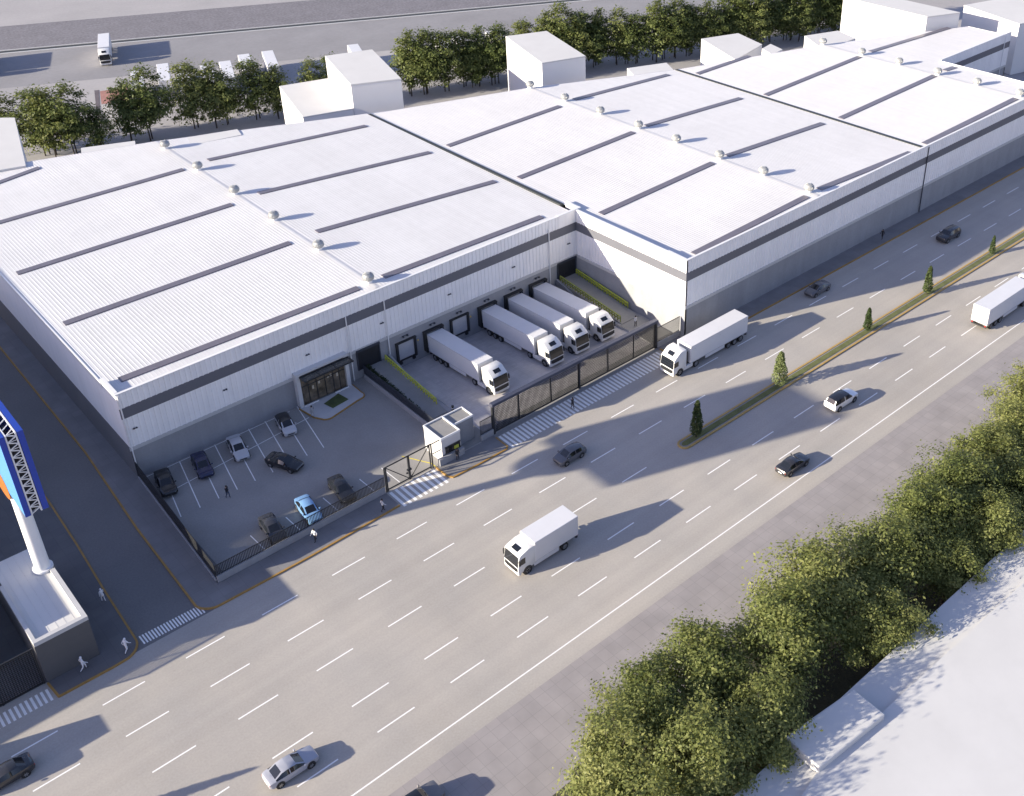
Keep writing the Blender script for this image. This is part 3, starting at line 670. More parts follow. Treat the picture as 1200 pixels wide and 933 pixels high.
# disc of the graphic on the street-side face, 3 cm thick
g=MB(); c=(X0-.03,Y1-4.4,Z0-.1); n=36
vs=[(c[0]+dx,c[1]+2.7*math.cos(2*math.pi*i/n) ,c[2]+1.7*math.sin(2*math.pi*i/n)) for dx in (0,.028) for i in range(n)]
g.add(vs,[tuple(range(n))]+[(i,(i+1)%n,n+(i+1)%n,n+i) for i in range(n)]); g.build('disc_motif',m_orange,pn)
g=MB(); xa,xb=X0+.56,X1-.61
for y in (Y0+.12,Y1-.12):
    g.beam((xa,y,Z0),(xa,y,Z1),.13); g.beam((xb,y,Z0),(xb,y,Z1),.13)
    n=11
    for i in range(n):
        za=Z0+(Z1-Z0)*i/n; zc=Z0+(Z1-Z0)*(i+1)/n; zm=(za+zc)/2
        g.beam((xa,y,za),(xb,y,zm),.085); g.beam((xb,y,zm),(xa,y,zc),.085); g.beam((xa,y,zc),(xb,y,zc),.05)
for zq in (Z0+.05,Z1-.05):
    g.beam((xa,Y0,zq),(xa,Y1,zq),.12); g.beam((xb,Y0,zq),(xb,Y1,zq),.12)
    for i in range(12): 
        y=Y0+(Y1-Y0)*(i+.5)/12; g.beam((xa,y-.4,zq),(xb,y+.4,zq),.07)
g.build('truss',m_white,SGN)
g=MB(); g.box(X0+.46,X1-.51,Y0+.35,Y1-.35,Z0+.2,Z0+.24); g.box(X0+.46,X1-.51,Y0+.4,Y0+.44,Z0+.25,Z1-.2); g.build('inner_panel',m_door,SGN)
# the neighbour's buildings beyond the left edge, which shade the street
nb=empty('neighbour_building',(-40,20,0),0,'grey flat-roofed neighbour building across the side street','building')
MB().box(-25,18,-16.1,45,0,17.2).build('wall',m_block,nb); MB().box(-25.2,18.2,-16.3,45.2,17.201,17.6).build('roof',m_ledge,nb)
MB().box(-25,19,-38.7,-16.11,0,6.85).build('front_wing',m_block,nb)

# ------------------------------------------------------------------ white massing blocks behind the warehouse and far right
def block(name,quad,h,label,h0=0.0,parent=None,cap=True):
    cx=sum(q[0] for q in quad)/4; cy=sum(q[1] for q in quad)/4
    q=[(a-cx,b-cy) for a,b in quad]
    e=empty(name,(cx,cy,0),0,label,'building')
    MB().prism(q,h0,h-.3).build('wall',m_block,e)
    MB().prism([(a*1.004,b*1.004) for a,b in q],h-.298,h).build('roof',m_blockr,e)
    return e
def quad_at(px,z): return [at(u,v,z)[:2] for u,v in px]
block('plain_building',quad_at([(381,65.5),(436,58),(470,92),(411,99)],14),14,'taller white block joined to a lower block behind the warehouse roof')
q=quad_at([(327.5,101),(386,91.5),(414,127),(355,137)],9.4); block('plain_building',q,9.4,'lower white block stepping down from the taller one behind the warehouse')
block('plain_building',quad_at([(592.7,42.6),(640.5,36.3),(686,65.5),(635,73.7)],13),13,'single tall white cube between two clumps of trees behind the warehouse')
block('plain_building',quad_at([(822,45.5),(865,39),(893,52),(862,70)],9),9,'low white block behind the middle of the third warehouse roof')
block('plain_building',quad_at([(943,42),(982,36),(1003,45),(965,58)],10.6),10.6,'flat white block peeping over the ridge vents of the last roof')
q=quad_at([(1030,5),(1098,5),(1125,14.5),(1086.5,19.5)],14); a=Vector(q[0]);b=Vector(q[1]);c=Vector(q[2]);dq=Vector(q[3])
u=(c-dq); v=Vector((-u.y,u.x)).normalized()*30
back=(Vector(at(1024,5,14)[:2])-dq)
block('plain_building',[tuple(dq),tuple(c),tuple(c+back*1.6),tuple(dq+back*1.6)],14,'large white block with a sunlit side at the top edge, left of the grey hall')
p1=Vector(at(1195,28,11.6)[:2]); p0=Vector(at(1130,6,11.6)[:2]); dv=(p0-p1); ux=Vector((dv.y,-dv.x)).normalized()*40
block('plain_building',[tuple(p1),tuple(p1+ux),tuple(p0+ux),tuple(p0)],11.6,'big shaded hall in the top right corner beside the yard')
block('plain_building',quad_at([(735,80),(781,73.5),(790,83),(745,90)],10.7),10.7,'very low white roof at the rear edge between the tall cube and the trees')
block('plain_building',quad_at([(893,57),(903,51.5),(917,58),(905,64)],10.4),10.4,'tiny white roof corner beside the low white block behind the third roof')
block('plain_building',quad_at([(95,173.5),(158,165),(159,176),(96,186)],10.6),10.6,'thin white roof slab behind the rear edge of the first roof')
block('plain_building',quad_at([(-30,138.5),(17,138),(30,194),(-30,204)],11.4),11.4,'white block cut off by the left edge behind the first roof')
block('plain_building',quad_at([(219,161),(278,151.5),(283,158),(224,170)],11.4),11.4,'white roof upstand at the rear edge near the first ventilator')
# the white roof in the near right corner
e=empty('foreground_building',(60,-110,0),0,'large white flat roof with a low plant box in the bottom right corner','building')
def rel(p): return (p[0]-60,p[1]+110)
zz=6.0
MB().prism([rel(p) for p in ((14,-76.2),(220,-76.9),(220,-190),(-60,-190),(-60,-150),(0,-120))],0,5.35).build('wall',m_block,e)
s0=Vector(at(958,905,6)[:2]); s1=Vector(at(1200,683,6)[:2]); sd=(s1-s0).normalized(); sa=s0-sd*30; sb=s1+sd*170
MB().prism([rel(p) for p in ((14.01,-76.22),(219.9,-76.95),(219.9,sb.y),(s1.x,s1.y),(s0.x,s0.y),(sa.x,sa.y-6))],5.352,5.75).build('roof_edge',m_blockr,e)
MB().prism([rel(p) for p in ((s0.x,s0.y),(s1.x,s1.y),(219.9,sb.y),(219.9,-189),(-50,-189),(-50,-140),(sa.x,sa.y-6.0))],5.353,6.1).build('roof',m_blockr,e)
bq=quad_at([(920,863),(1000,807),(1037.5,836.7),(960,900)],6.7)
MB().prism([rel(p) for p in bq],5.76,6.7).build('plant_box',m_blockr,e,bevel=.12)

# ------------------------------------------------------------------ trees
def branch_tree(seed,h,cr,cz,crz,nclump,leaves,lsize,clr,trunk_r,bare=.35,multi=1,taper=0.0):
    """trunk with limbs reaching leaf clumps spread through an uneven crown"""
    rs=np.random.default_rng(seed); trunks=MB(); tips=[]
    cl=[]
    while len(cl)<nclump:
        d=rs.normal(size=3); d/=np.linalg.norm(d); rad=rs.random()**.38
        lob=1+.22*math.sin(3*math.atan2(d[1],d[0])+seed)+.15*math.sin(5*math.atan2(d[1],d[0])+2*seed)+.12*d[2]*math.sin(seed*1.7)
        p=np.array([d[0]*cr*lob,d[1]*cr*lob,d[2]*crz*(1.0 if d[2]>0 else .8)])*rad
        k_=1-taper*max(-.25,d[2]*rad); p[0]*=k_; p[1]*=k_
        p[2]+=cz
        if p[2]<h*bare*.6: continue
        cl.append(p)
    base=[]
    for k in range(multi):
        bx,by=(0,0) if multi==1 else (rs.uniform(-.5,.5)*cr*.6,rs.uniform(-.5,.5)*cr*.6)
        p=Vector((bx,by,-.1)); pts=[p]; ht=h*rs.uniform(.72,.86)
        for i in range(1,6):
            t=i/5; pts.append(Vector((bx+rs.normal()*.15*t*2,by+rs.normal()*.15*t*2,ht*t)))
        for i in range(5): trunks.tube(pts[i],pts[i+1],trunk_r*(1-.17*i),trunk_r*(1-.17*(i+1)),7)
        base.append(pts)
    for c in cl:
        pts=base[rs.integers(multi)]; k=1+int(min(3,max(0,(c[2]/h)*4-.6))); s=pts[k]
        v=Vector(c); midp=s.lerp(v,.55)+Vector((0,0,-.12*(v-s).length))
        rr=trunk_r*.32; trunks.tube(s,midp,rr,rr*.6,5); trunks.tube(midp,v,rr*.6,rr*.2,4)
    allp=[]
    for c in cl:
        n=int(leaves*rs.uniform(.6,1.35)); rr=clr*rs.uniform(.7,1.35)
        q=rs.normal(size=(n,3))*np.array([rr,rr,rr*.62])*.62
        allp.append(c+q)
    pts=np.concatenate(allp)
    return trunks,leaf_cards(pts,lsize,rs,(0,0,cz*.72))
def make_tree(name,seed,mt,label,cat,group,**kw):
    tr,lv=branch_tree(seed,**kw)
    e=empty(name,(0,0,0),0,label,cat,group)
    tr.build('trunk',m_trunk,e,smooth=True); leaf_obj('crown',lv,mt,e); return e
def put(proto,used,x,y,rz,sc,label=None,group=None,z=0.0):
    o=proto if not used.get(proto.name) else copy_tree(proto)
    used[proto.name]=True
    o.location=(x,y,z); o.rotation_euler=(0,0,rz); o.scale=(sc,sc,sc*random.uniform(.94,1.06))
    if label: o['label']=label
    if group: o['group']=group
    return o
used={}
near=[make_tree('broadleaf_tree',30+k,lm_near,'tree','tree','broadleaf trees lining the slab pavement',h=11.5,cr=4.4,cz=6.9,crz=4.6,nclump=110,leaves=190,lsize=.155,clr=.98,trunk_r=.24,taper=.2) for k in range(4)]
NEAR=[(11.8,-68.0,.95),(17.4,-66.2,.93),(16.6,-72.8,.98),(23.6,-67.2,1.0),(23.0,-73.6,.9),(31.2,-69.6,1.08),(37.6,-68.0,1.12),(39.0,-74.0,.85),(45.6,-69.6,1.05),(52.6,-69.6,1.0),(59.4,-69.2,1.03),(66.6,-68.6,.95),(73.0,-68.6,.95),(79.0,-66.5,.9),(50.5,-74.0,.8),(86,-67,1),(9.0,-74.5,.95),(57.5,-74.3,.85),(65.5,-74.2,.85)]
NL=['lowest, leftmost yellow-green tree of the roadside row, cut by the bottom edge','second tree from the bottom of the roadside row, at the slab pavement edge','tree cut by the bottom edge, leaning toward the white roof','third tree up the slab pavement side of the roadside row','dark tree beside the white plant box on the near roof','broad tree just above the white plant box','tallest broad tree in the middle of the roadside row','shaded tree overhanging the strip of the white roof above the plant box','tree right of the tallest one in the roadside row','tree in the upper part of the roadside row with dark gaps below','tree near the right edge, over the narrowing white roof','tree cut by the right edge, below the uppermost one','upper tree cut by the right edge','uppermost tree of the roadside row, at the right edge','small tree overhanging the white roof near the right edge','tree of the roadside row beyond the right edge','tree of the roadside row below the bottom edge','shaded rear tree overhanging the narrow upper part of the white roof','shaded tree at the back of the row by the right edge']
for i,(x,y,s) in enumerate(NEAR): put(near[i%4],used,x,y,i*1.37,s,NL[i])
backp=[make_tree('rear_tree',60+k,lm_back,'bushy dark green tree in the dense row behind the warehouse','tree','trees in the dense row behind the warehouse',h=14.2,cr=4.2,cz=7.2,crz=7.2,nclump=76,leaves=85,lsize=.28,clr=1.15,trunk_r=.14,bare=.13,multi=2,taper=.55) for k in range(3)]
REAR=[(18,190,.95),(48,189,1.05),(72,187,.95),(98,186,1.0),(122,184,.72),(160,169,.9),(182,168,1.05),(228,156,1.0),(252,154,.98),(272,152,.75),(306,147,1.0),(330,144,.85),(368,136,.8),(392,131,.8),(486,117,1.02),(505,115,1.0),(545,107,.95),(568,105,1.0),(588,102,.9),(615,90,.9),(640,88,.95),(660,87,1.1),(684,85,.95),(700,82,.9),(722,81,.95),(745,79,.9),(768,75,1.1),(790,72,1.05),(806,71,.9),(826,68,.95),(846,64,1.0),(868,61,1.05),(890,57,.9),(905,55,.95),(925,53,1.0),(945,50,.9),(962,47,1.0),(980,44,.95),(1000,41,1.05),(1012,37,.9),(1030,34,1.0)]
for i,(u,v,sc) in enumerate(REAR):
    for k in range(2 if sc>.93 and i>12 else 1):
        p=at(u,v-6,0); o=put(backp[(i+k)%3],used,p[0]+random.uniform(-1,1)+k*2.4,p[1]+random.uniform(-1,1)-k*1.6,i*2.1+k*1.3,sc*(1 if k==0 else random.uniform(.78,.98)))
# median trees
def conifer(seed,label,mt=None,wide=1.0):
    rs=np.random.default_rng(seed); e=empty('cypress',(0,0,0),0,label,'tree','small cypresses planted along the median')
    tr=MB(); tr.tube((0,0,-.1),(0,0,.8),.09,.08,8); tr.tube((0,0,.8),(0,0,4.2),.08,.02,6)
    n=2600; t=rs.random(n)**.8; r=(.72*np.sqrt(np.clip((1-t),0,1))*np.minimum(1,.55+t*4)); a=rs.random(n)*2*np.pi
    rr=r*(.55+.5*rs.random(n))*(1+.15*np.sin(a*3+t*9))
    pts=np.stack([rr*np.cos(a),rr*np.sin(a),.35+t*4.25],1)
    for k in range(22):
        z=rs.uniform(.8,3.6); aa=rs.uniform(0,6.28); tr.tube((0,0,z),(.5*math.cos(aa)*(1-z/5),.5*math.sin(aa)*(1-z/5),z+.35),.02,.006,4)
    tr.build('trunk',m_trunk,e); leaf_obj('crown',leaf_cards(pts*np.array([wide,wide,1.0]),.12,rs),mt or lm_con,e); return e
con=[conifer(90,'c'),conifer(91,'c',lm_pale,1.35)]
for i,(x,s,l) in enumerate(((52.6,1.12,'dark cypress at the rounded tip of the median'),(68.2,1.10,'pale green rounded cypress, second from the median tip'),(87.4,.87,'third cypress from the median tip'),(102.2,1.0,'fourth cypress from the median tip'),(120.3,.68,'short cypress farthest along the median'),(-23.6,.95,'cypress on the median beyond the bottom left corner'))):
    put(con[1 if i==1 else 0],used,x,-38.75,i*1.9,s,l,z=.1)

# ------------------------------------------------------------------ vehicles
def wheel(parent,x,y,r,w,side):
    t=MB(); prof=[(r*.62,-w/2),(r*.93,-w/2),(r,-w*.36),(r,w*.36),(r*.93,w/2),(r*.62,w/2)]
    n=20; vs=[]
    for rr,yy in prof:
        for i in range(n): a=2*math.pi*i/n; vs.append((rr*math.cos(a),yy,rr*math.sin(a)))
    fs=[(k*n+i,k*n+(i+1)%n,(k+1)*n+(i+1)%n,(k+1)*n+i) for k in range(len(prof)-1) for i in range(n)]
    t.add(vs,fs); wo=t.build('wheel',m_tyre,parent,smooth=True); wo.location=(x,y,r)
    rm=MB(); yo=side*w*.44
    rm.tube((0,-w*.30,0),(0,w*.30,0),r*.30,n=12)
    for i in range(6):
        a=2*math.pi*i/6; rm.beam((r*.12*math.cos(a),yo*.8,r*.12*math.sin(a)),(r*.62*math.cos(a),yo*.92,r*.62*math.sin(a)),.05,r*.22,up=(0,1,0))
    n2=20; vs=[];
    for rr,yy in ((r*.64,yo*.55),(r*.64,yo*1.0),(r*.54,yo*1.0),(r*.54,yo*.55)):
        for i in range(n2): a=2*math.pi*i/n2; vs.append((rr*math.cos(a),yy,rr*math.sin(a)))
    rm.add(vs,[(k*n2+i,k*n2+(i+1)%n2,(k+1)*n2+(i+1)%n2,(k+1)*n2+i) for k in range(3) for i in range(n2)])
    rm.build('rim',m_rim,wo); return wo
STY={
 'sedan':[(2.30,.66,.36,.58,None,0),(2.20,.78,.24,.70,None,0),(1.95,.84,.20,.76,None,0),(1.45,.87,.19,.83,None,0),(1.00,.89,.19,.90,.92,.66),(.28,.90,.19,.93,1.38,.60),(-.36,.90,.19,.94,1.44,.61),(-.44,.90,.19,.94,1.44,.61),(-1.05,.90,.19,.95,1.38,.59),(-1.68,.89,.20,.97,1.00,.64),(-2.0,.86,.24,.97,None,0),(-2.22,.80,.30,.92,None,0),(-2.30,.72,.40,.80,None,0)],
 'hatch':[(2.02,.66,.36,.60,None,0),(1.94,.78,.24,.72,None,0),(1.70,.84,.20,.80,None,0),(1.35,.86,.19,.88,None,0),(1.05,.87,.19,.95,.97,.66),(.40,.88,.19,.97,1.44,.60),(-.28,.88,.19,.98,1.50,.61),(-.36,.88,.19,.98,1.50,.61),(-1.0,.88,.19,1.0,1.47,.60),(-1.62,.87,.20,1.02,1.36,.56),(-1.92,.85,.24,1.0,1.03,.66),(-2.0,.80,.32,.95,None,0),(-2.05,.74,.42,.84,None,0)],
 'suv':[(2.38,.74,.42,.78,None,0),(2.30,.86,.30,.92,None,0),(2.0,.92,.27,1.0,None,0),(1.5,.95,.26,1.06,None,0),(1.1,.96,.26,1.12,1.14,.74),(.55,.97,.26,1.14,1.66,.66),(-.35,.97,.26,1.15,1.74,.68),(-.45,.97,.26,1.15,1.74,.68),(-1.3,.97,.26,1.16,1.73,.67),(-2.0,.96,.27,1.16,1.66,.64),(-2.28,.94,.30,1.14,1.17,.72),(-2.36,.90,.36,1.05,None,0),(-2.40,.84,.46,.92,None,0)]}
def make_car(style,pm,name,label,group=None,roof=None,cat='car'):
    S=STY[style]; e=empty(name,(0,0,0),0,label,cat,group)
    ring=[]
    for (x,w,zb,zbelt,zr,wt) in S:
        if zr is None: top=[(.955*w,zbelt),(.86*w,zbelt+.035),(.55*w,zbelt+.06),(0,zbelt+.07)]
        else: top=[(.955*w,zbelt),(wt+.05,zr-.07 if zr-zbelt>.2 else zr-.0),(wt*.86,zr),(0,zr+.025)]
        half=[(0,zb),(.82*w,zb),(.97*w,zb+.10),(w,zb+(zbelt-zb)*.55)]+top
        ring.append([(x,y,z) for y,z in half])
    nb=len(ring[0]); G={k:[] for k in ('body','windshield','rear_window','side_windowL','side_windowR','roof_panel')}
    def key(i,j):
        x0=S[i]; x1=S[i+1]; c0=x0[4] is not None; c1=x1[4] is not None
        if not(c0 and c1): return 'body'
        first=S[i-1][4] is None; last=i+2>=len(S) or S[i+2][4] is None
        if j==4:   # belt to roof edge
            if i in (6,) : return 'body'
            return 'side_window'
        if j in (5,6):
            if first: return 'windshield' if j==6 else 'body'
            if last: return 'rear_window' if j==6 else 'body'
            return 'roof_panel'
        return 'body'
    verts={}
    for sd in (1,-1):
        for i in range(len(S)-1):
            for j in range(nb-1):
                k=key(i,j)
                if k=='side_window': k+='L' if sd>0 else 'R'
                q=[ring[i][j],ring[i+1][j],ring[i+1][j+1],ring[i][j+1]]
                G[k].append([(x,y*sd,z) for x,y,z in q])
    for en in (0,-1):
        for sd in (1,-1):
            G['body'].append([(x,y*sd,z) for x,y,z in ring[en]])
    def mk(fs,name,m_,par,off=0.0):
        g=MB()
        for q in fs: g.poly(q)
        me=bpy.data.meshes.new(name); me.from_pydata(g.v,[],g.f); me.materials.append(m_)
        bm=bmesh.new(); bm.from_mesh(me); bmesh.ops.remove_doubles(bm,verts=bm.verts,dist=1e-4); bmesh.ops.recalc_face_normals(bm,faces=bm.faces)
        bm.to_mesh(me); bm.free()
        me.polygons.foreach_set('use_smooth',[True]*len(me.polygons)); me.set_sharp_from_angle(angle=R(32))
        o=bpy.data.objects.new(name,me); COL.objects.link(o); o.parent=par; return o
    if roof is None: G['body']+=G['roof_panel']
    bo=mk(G['body'],'body',pm,e)
    if roof is not None: mk(G['roof_panel'],'roof_panel',roof,e)
    mk(G['windshield'],'windshield',m_glass,e); mk(G['rear_window'],'rear_window',m_glass,e)
    mk(G['side_windowL'],'side_window',m_glass,e); mk(G['side_windowR'],'side_window',m_glass,e)
    xf,xr=S[0][0],S[-1][0]; wb=S[6][1]; r=.33 if style!='suv' else .38
    wx=(xf-.86,xr+.88)
    for x in wx:
        for sd in (1,-1):
            MB().tube((x,sd*(wb-.30),r+.03),(x,sd*(wb+.006),r+.03),r+.07,n=18).build('wheel_arch',m_black,e)
            wheel(e,x,sd*(wb-.10),r,.23,sd)
    zl_=S[1][3]
    for sd in (1,-1):
        g=MB(); g.box(xf-.22,xf-.02,sd*S[1][1]*.62-.17,sd*S[1][1]*.62+.17,zl_-.20,zl_-.04); g.build('headlight',m_lampw,e,bevel=.03,seg=1)
        g=MB(); zt=S[-2][3]; g.box(xr+.01,xr+.16,sd*S[-2][1]*.78-.13,sd*S[-2][1]*.78+.13,zt-.22,zt-.06); g.build('taillight',m_lampr,e,bevel=.02,seg=1)
        g=MB(); xm=S[4][0]-.12; g.box(xm-.08,xm+.08,sd*(S[4][1])+(-.02 if sd>0 else -.18),sd*(S[4][1])+(.18 if sd>0 else .02),S[4][3]+.02,S[4][3]+.15); g.build('mirror',pm,e,bevel=.03,seg=1)
    g=MB(); g.box(xf-.06,xf+.015,-.42,.42,.40,.54); g.build('grille',m_black,e)
    g=MB(); g.box(xr-.015,xr+.03,-.26,.26,.55,.68); g.build('number_plate',m_white,e)
    return e
def place(o,x,y,head,z=0.0):
    o.location=(x,y,z); o.rotation_euler=(0,0,R(head)); return o
pk='cars in the fenced parking lot'
blk=paint('black_paint',(.012,.012,.014)); nav=paint('navy_paint',(.012,.016,.06)); sil=paint('silver_paint',(.42,.43,.46),.3); sky_=paint('sky_blue_paint',(.17,.32,.55)); gry=paint('grey_paint',(.11,.11,.12)); whp=paint('white_paint',(.78,.78,.78)); chr_=paint('charcoal_paint',(.03,.03,.034)); lav=paint('pale_silver_paint',(.34,.35,.40),.3)
C=make_car
zp_=.022
place(C('sedan',blk,'parked_car','black saloon in the corner bay beside the dense black side fence',pk),1.75,-3.6,-101,zp_)
place(C('sedan',nav,'parked_car','navy blue saloon parked by the warehouse wall',pk),6.2,-3.5,-101,zp_)
place(C('sedan',sil,'parked_car','silver saloon parked by the warehouse wall right of the navy one',pk),10.75,-3.4,-101,zp_)
place(C('hatch',sil,'parked_car','silver hatchback with a black roof parked nearest the entrance',pk,roof=blk),17.2,-3.2,-101,zp_)
place(C('sedan',blk,'parked_car','black saloon crossing the car park lane at an angle',pk),13.5,-9.6,-66,zp_)
place(C('sedan',chr_,'parked_car','charcoal saloon by the front fence, leftmost of the three there',pk),7.0,-18.9,-97,zp_)
place(C('sedan',sky_,'parked_car','sky blue saloon by the front fence',pk),11.4,-18.9,-97,zp_)
place(C('sedan',blk,'parked_car','black saloon by the front fence nearest the small frame gate',pk),15.9,-18.3,-97,zp_)
rd='cars driving on the highway'
place(C('suv',whp,'moving_car','white estate car with a black roof driving past the median',rd,roof=blk),71.0,-46.5,-1)
place(C('sedan',chr_,'moving_car','dark saloon in the lane next to the slab pavement',rd),56.6,-50.3,0)
place(C('hatch',gry,'moving_car','dark grey hatchback driving past the big mesh gate',rd),38.8,-31.3,180)
place(C('sedan',gry,'moving_car','dark grey saloon in the shade of the right facade',rd),91.2,-27.2,180)
place(C('suv',chr_,'moving_car','dark car in the shade far up the road near the shortest cypress',rd),120.3,-31.0,180)
place(C('sedan',lav,'moving_car','pale silver saloon near the bottom edge of the road',rd),-6.1,-46.6,-1)
place(C('sedan',chr_,'moving_car','dark saloon cut off by the bottom left corner',rd),-24.3,-30.9,180)
place(C('suv',blk,'parked_car','black car in the yard at the far right edge','cars in the far right yard'),205.0,2.5,-95)
place(C('hatch',chr_,'parked_car','dark hatchback half hidden behind the last roof edge','cars in the far right yard'),192.0,.5,-95)

def bev_hull(parent,name,prof,w,mt,bevel=.06,y0=None):
    """side profile (x,z) swept across the width w"""
    g=MB(); n=len(prof); vs=[(x,-w/2,z) for x,z in prof]+[(x,w/2,z) for x,z in prof]
    g.add(vs,[tuple(range(n)),tuple(range(2*n-1,n-1,-1))]+[(i,n+i,n+(i+1)%n,(i+1)%n) for i in range(n)])
    return g.build(name,mt,parent,bevel=bevel,smooth=True)
def make_cab(e,x,w=2.45,zt=3.45):
    """tractor cab whose nose is at x"""
    pr=[(x-2.45,.75),(x-.05,.55),(x,.75),(x,1.36),(x-.17,2.72),(x-.42,2.92),(x-1.12,zt),(x-1.45,zt+.12),(x-2.40,zt+.14),(x-2.45,zt)]
    cab=bev_hull(e,'cab',pr,w,m_truck,.07)
    def sl(t,a=(x,1.36),b=(x-.17,2.72)): return (a[0]+(b[0]-a[0])*t,a[1]+(b[1]-a[1])*t)
    a=sl(.06); b=sl(.985); hw=w/2-.07
    g=MB(); g.add([(a[0]+.022,-hw,a[1]),(a[0]+.022,hw,a[1]),(b[0]+.022,hw-.06,b[1]),(b[0]+.022,-hw+.06,b[1]),(a[0]-.05,-hw,a[1]),(a[0]-.05,hw,a[1]),(b[0]-.05,hw-.06,b[1]),(b[0]-.05,-hw+.06,b[1])],[(0,1,2,3),(0,4,5,1),(1,5,6,2),(2,6,7,3),(3,7,4,0)]); g.build('windshield',m_glass,e)
    g=MB(); g.box(x-.06,x+.02,-hw*.92,hw*.94,.72,1.28); 
    for k in range(4): g.box(x+.02,x+.035,-hw*.88,hw*.88,.80+k*.12,.85+k*.12)
    g.build('grille',m_black,e)
    for sd in (1,-1):
        g=MB(); y=sd*(w/2+.004); q=[(x-.28,y,1.62),(x-.95,y,1.62),(x-.95,y,2.42),(x-.38,y,2.42)]
        g.add(q+[(a,y-sd*.03,c) for a,_,c in q],[(0,1,2,3),(0,4,5,1),(1,5,6,2),(2,6,7,3),(3,7,4,0)]); g.build('side_window',m_glass,e)
        g=MB(); g.box(x-.22,x-.02,sd*(w/2+.10)-.07,sd*(w/2+.10)+.07,1.75,2.45); g.beam((x-.3,sd*w/2,2.4),(x-.12,sd*(w/2+.1),2.4),.05); g.build('mirror',m_black,e,bevel=.03,seg=1)
        g=MB(); g.box(x-.12,x+.03,sd*(w/2-.26)-.18,sd*(w/2-.26)+.18,.60,.80); g.build('headlight',m_lampw,e,bevel=.03,seg=1)
    ang=math.atan2(zt-2.95,-(1.35-.62))
    g=MB(); c=Vector((x-.77,0,(2.92+zt)/2+.005)); dx=Vector((-(.70),0,zt-2.92)).normalized(); nz=Vector((zt-2.92,0,.70)).normalized()
    vs=[]
    for du in (-.30,.30):
        for dy in (-.5,.5):
            for dn in (0,.03): vs.append(c+dx*du+Vector((0,dy,0))+nz*dn)
    g.add(vs,[(1,3,7,5),(0,1,5,4),(2,6,7,3),(0,2,3,1),(4,5,7,6)]); g.build('sun_hatch',m_glass,e)
    g=MB(); g.box(x-.4,x-.02,-w/2+.02,w/2-.02,.32,.56); g.build('bumper',m_truck,e,bevel=.05,seg=1)
def make_semi(label,group,trl=11.4,name='semi_truck'):
    """origin at the trailer's rear end, on the ground; drives toward +x"""
    e=empty(name,(0,0,0),0,label,'truck',group); w=2.5; xt=trl; nose=trl+.75+2.45
    g=MB(); g.box(0,xt,-w/2,w/2,1.05,3.62); tb=g.build('trailer_box',m_trail,e,bevel=.04)
    g=MB(); 
    for sd in (1,-1):
        g.box(.0,xt,sd*(w/2+.006)-.012,sd*(w/2+.006)+.012,3.52,3.60); g.box(0,xt,sd*(w/2+.006)-.012,sd*(w/2+.006)+.012,1.03,1.12)
        for k in range(3): g.box(.8+k*(xt-1.6)/2-.04,.8+k*(xt-1.6)/2+.04,sd*(w/2+.008)-.012,sd*(w/2+.008)+.012,3.0,3.1)
    g.build('side_rail',m_chassis if False else mat('trailer_trim',(.45,.45,.47),.4,var=0),e)
    g=MB(); 
    for s in (-.62,.62): g.box(-.03,-.001,s-.57,s+.57,1.15,3.5)
    dr=g.build('rear_door',m_trail,e); g=MB()
    for s in (-.85,-.35,.35,.85): g.box(-.06,-.031,s-.02,s+.02,1.15,3.5)
    g.build('lock_rod',m_rim,dr)
    g=MB(); g.box(.2,xt-.2,-.5,.5,.75,1.049); g.box(.0,.25,-1.15,1.15,.55,.72); g.build('trailer_chassis',m_chassis,e)
    for sd in (1,-1):
        g=MB(); g.box(4.6,xt-3.0,sd*1.18-.03,sd*1.18+.03,.48,1.0); g.build('side_skirt',m_trail,e,bevel=.02,seg=1)
        g=MB(); g.box(-.05,-.002,sd*1.0-.12,sd*1.0+.12,.8,.95); g.build('taillight',m_lampr,e)
        for x in (1.3,2.55,3.8): wheel(e,x,sd*1.06,.48,.36,sd)
        wheel(e,nose-4.35,sd*1.06,.50,.40,sd); wheel(e,nose-1.25,sd*1.08,.50,.32,sd)
        g=MB(); g.box(nose-3.75,nose-1.95,sd*1.05-.16,sd*1.05+.16,.38,.95); g.build('fuel_tank',m_truck,e,bevel=.05,seg=1)
        MB().tube((nose-1.25,sd*.95,.53),(nose-1.25,sd*1.235,.53),.60,n=18).build('wheel_arch',m_black,e)
    g=MB(); g.box(nose-5.0,nose-.3,-.5,.5,.6,.98); g.box(nose-2.9,nose-2.5,-1.0,1.0,.98,2.9); g.build('tractor_chassis',m_chassis,e)
    make_cab(e,nose); e['len']=nose
    return e
def make_rigid(label,group,bl=5.9,name='box_truck'):
    e=empty(name,(0,0,0),0,label,'truck',group); w=2.45; nose=bl+.25+2.0
    MB().box(0,bl,-w/2,w/2,1.0,3.55).build('cargo_box',m_trail,e,bevel=.04)
    g=MB(); g.box(.1,nose-.4,-.5,.5,.62,.998); g.box(0,.25,-1.1,1.1,.5,.66); g.build('chassis',m_chassis,e)
    g=MB(); 
    for s in (-.6,.6): g.box(-.03,-.001,s-.55,s+.55,1.1,3.45)
    g.build('rear_door',m_trail,e)
    for sd in (1,-1):
        wheel(e,1.9,sd*1.04,.48,.40,sd); wheel(e,nose-1.2,sd*1.06,.48,.32,sd)
        MB().tube((nose-1.2,sd*.93,.5),(nose-1.2,sd*1.232,.5),.58,n=18).build('wheel_arch',m_black,e)
        g=MB(); g.box(2.7,nose-2.1,sd*1.16-.03,sd*1.16+.03,.45,.95); g.build('side_skirt',m_trail,e)
        g=MB(); g.box(-.05,-.002,sd*1.0-.1,sd*1.0+.1,.75,.9); g.build('taillight',m_lampr,e)
    make_cab(e,nose,2.4,3.1); return e
tg='trucks backed into the loading docks'
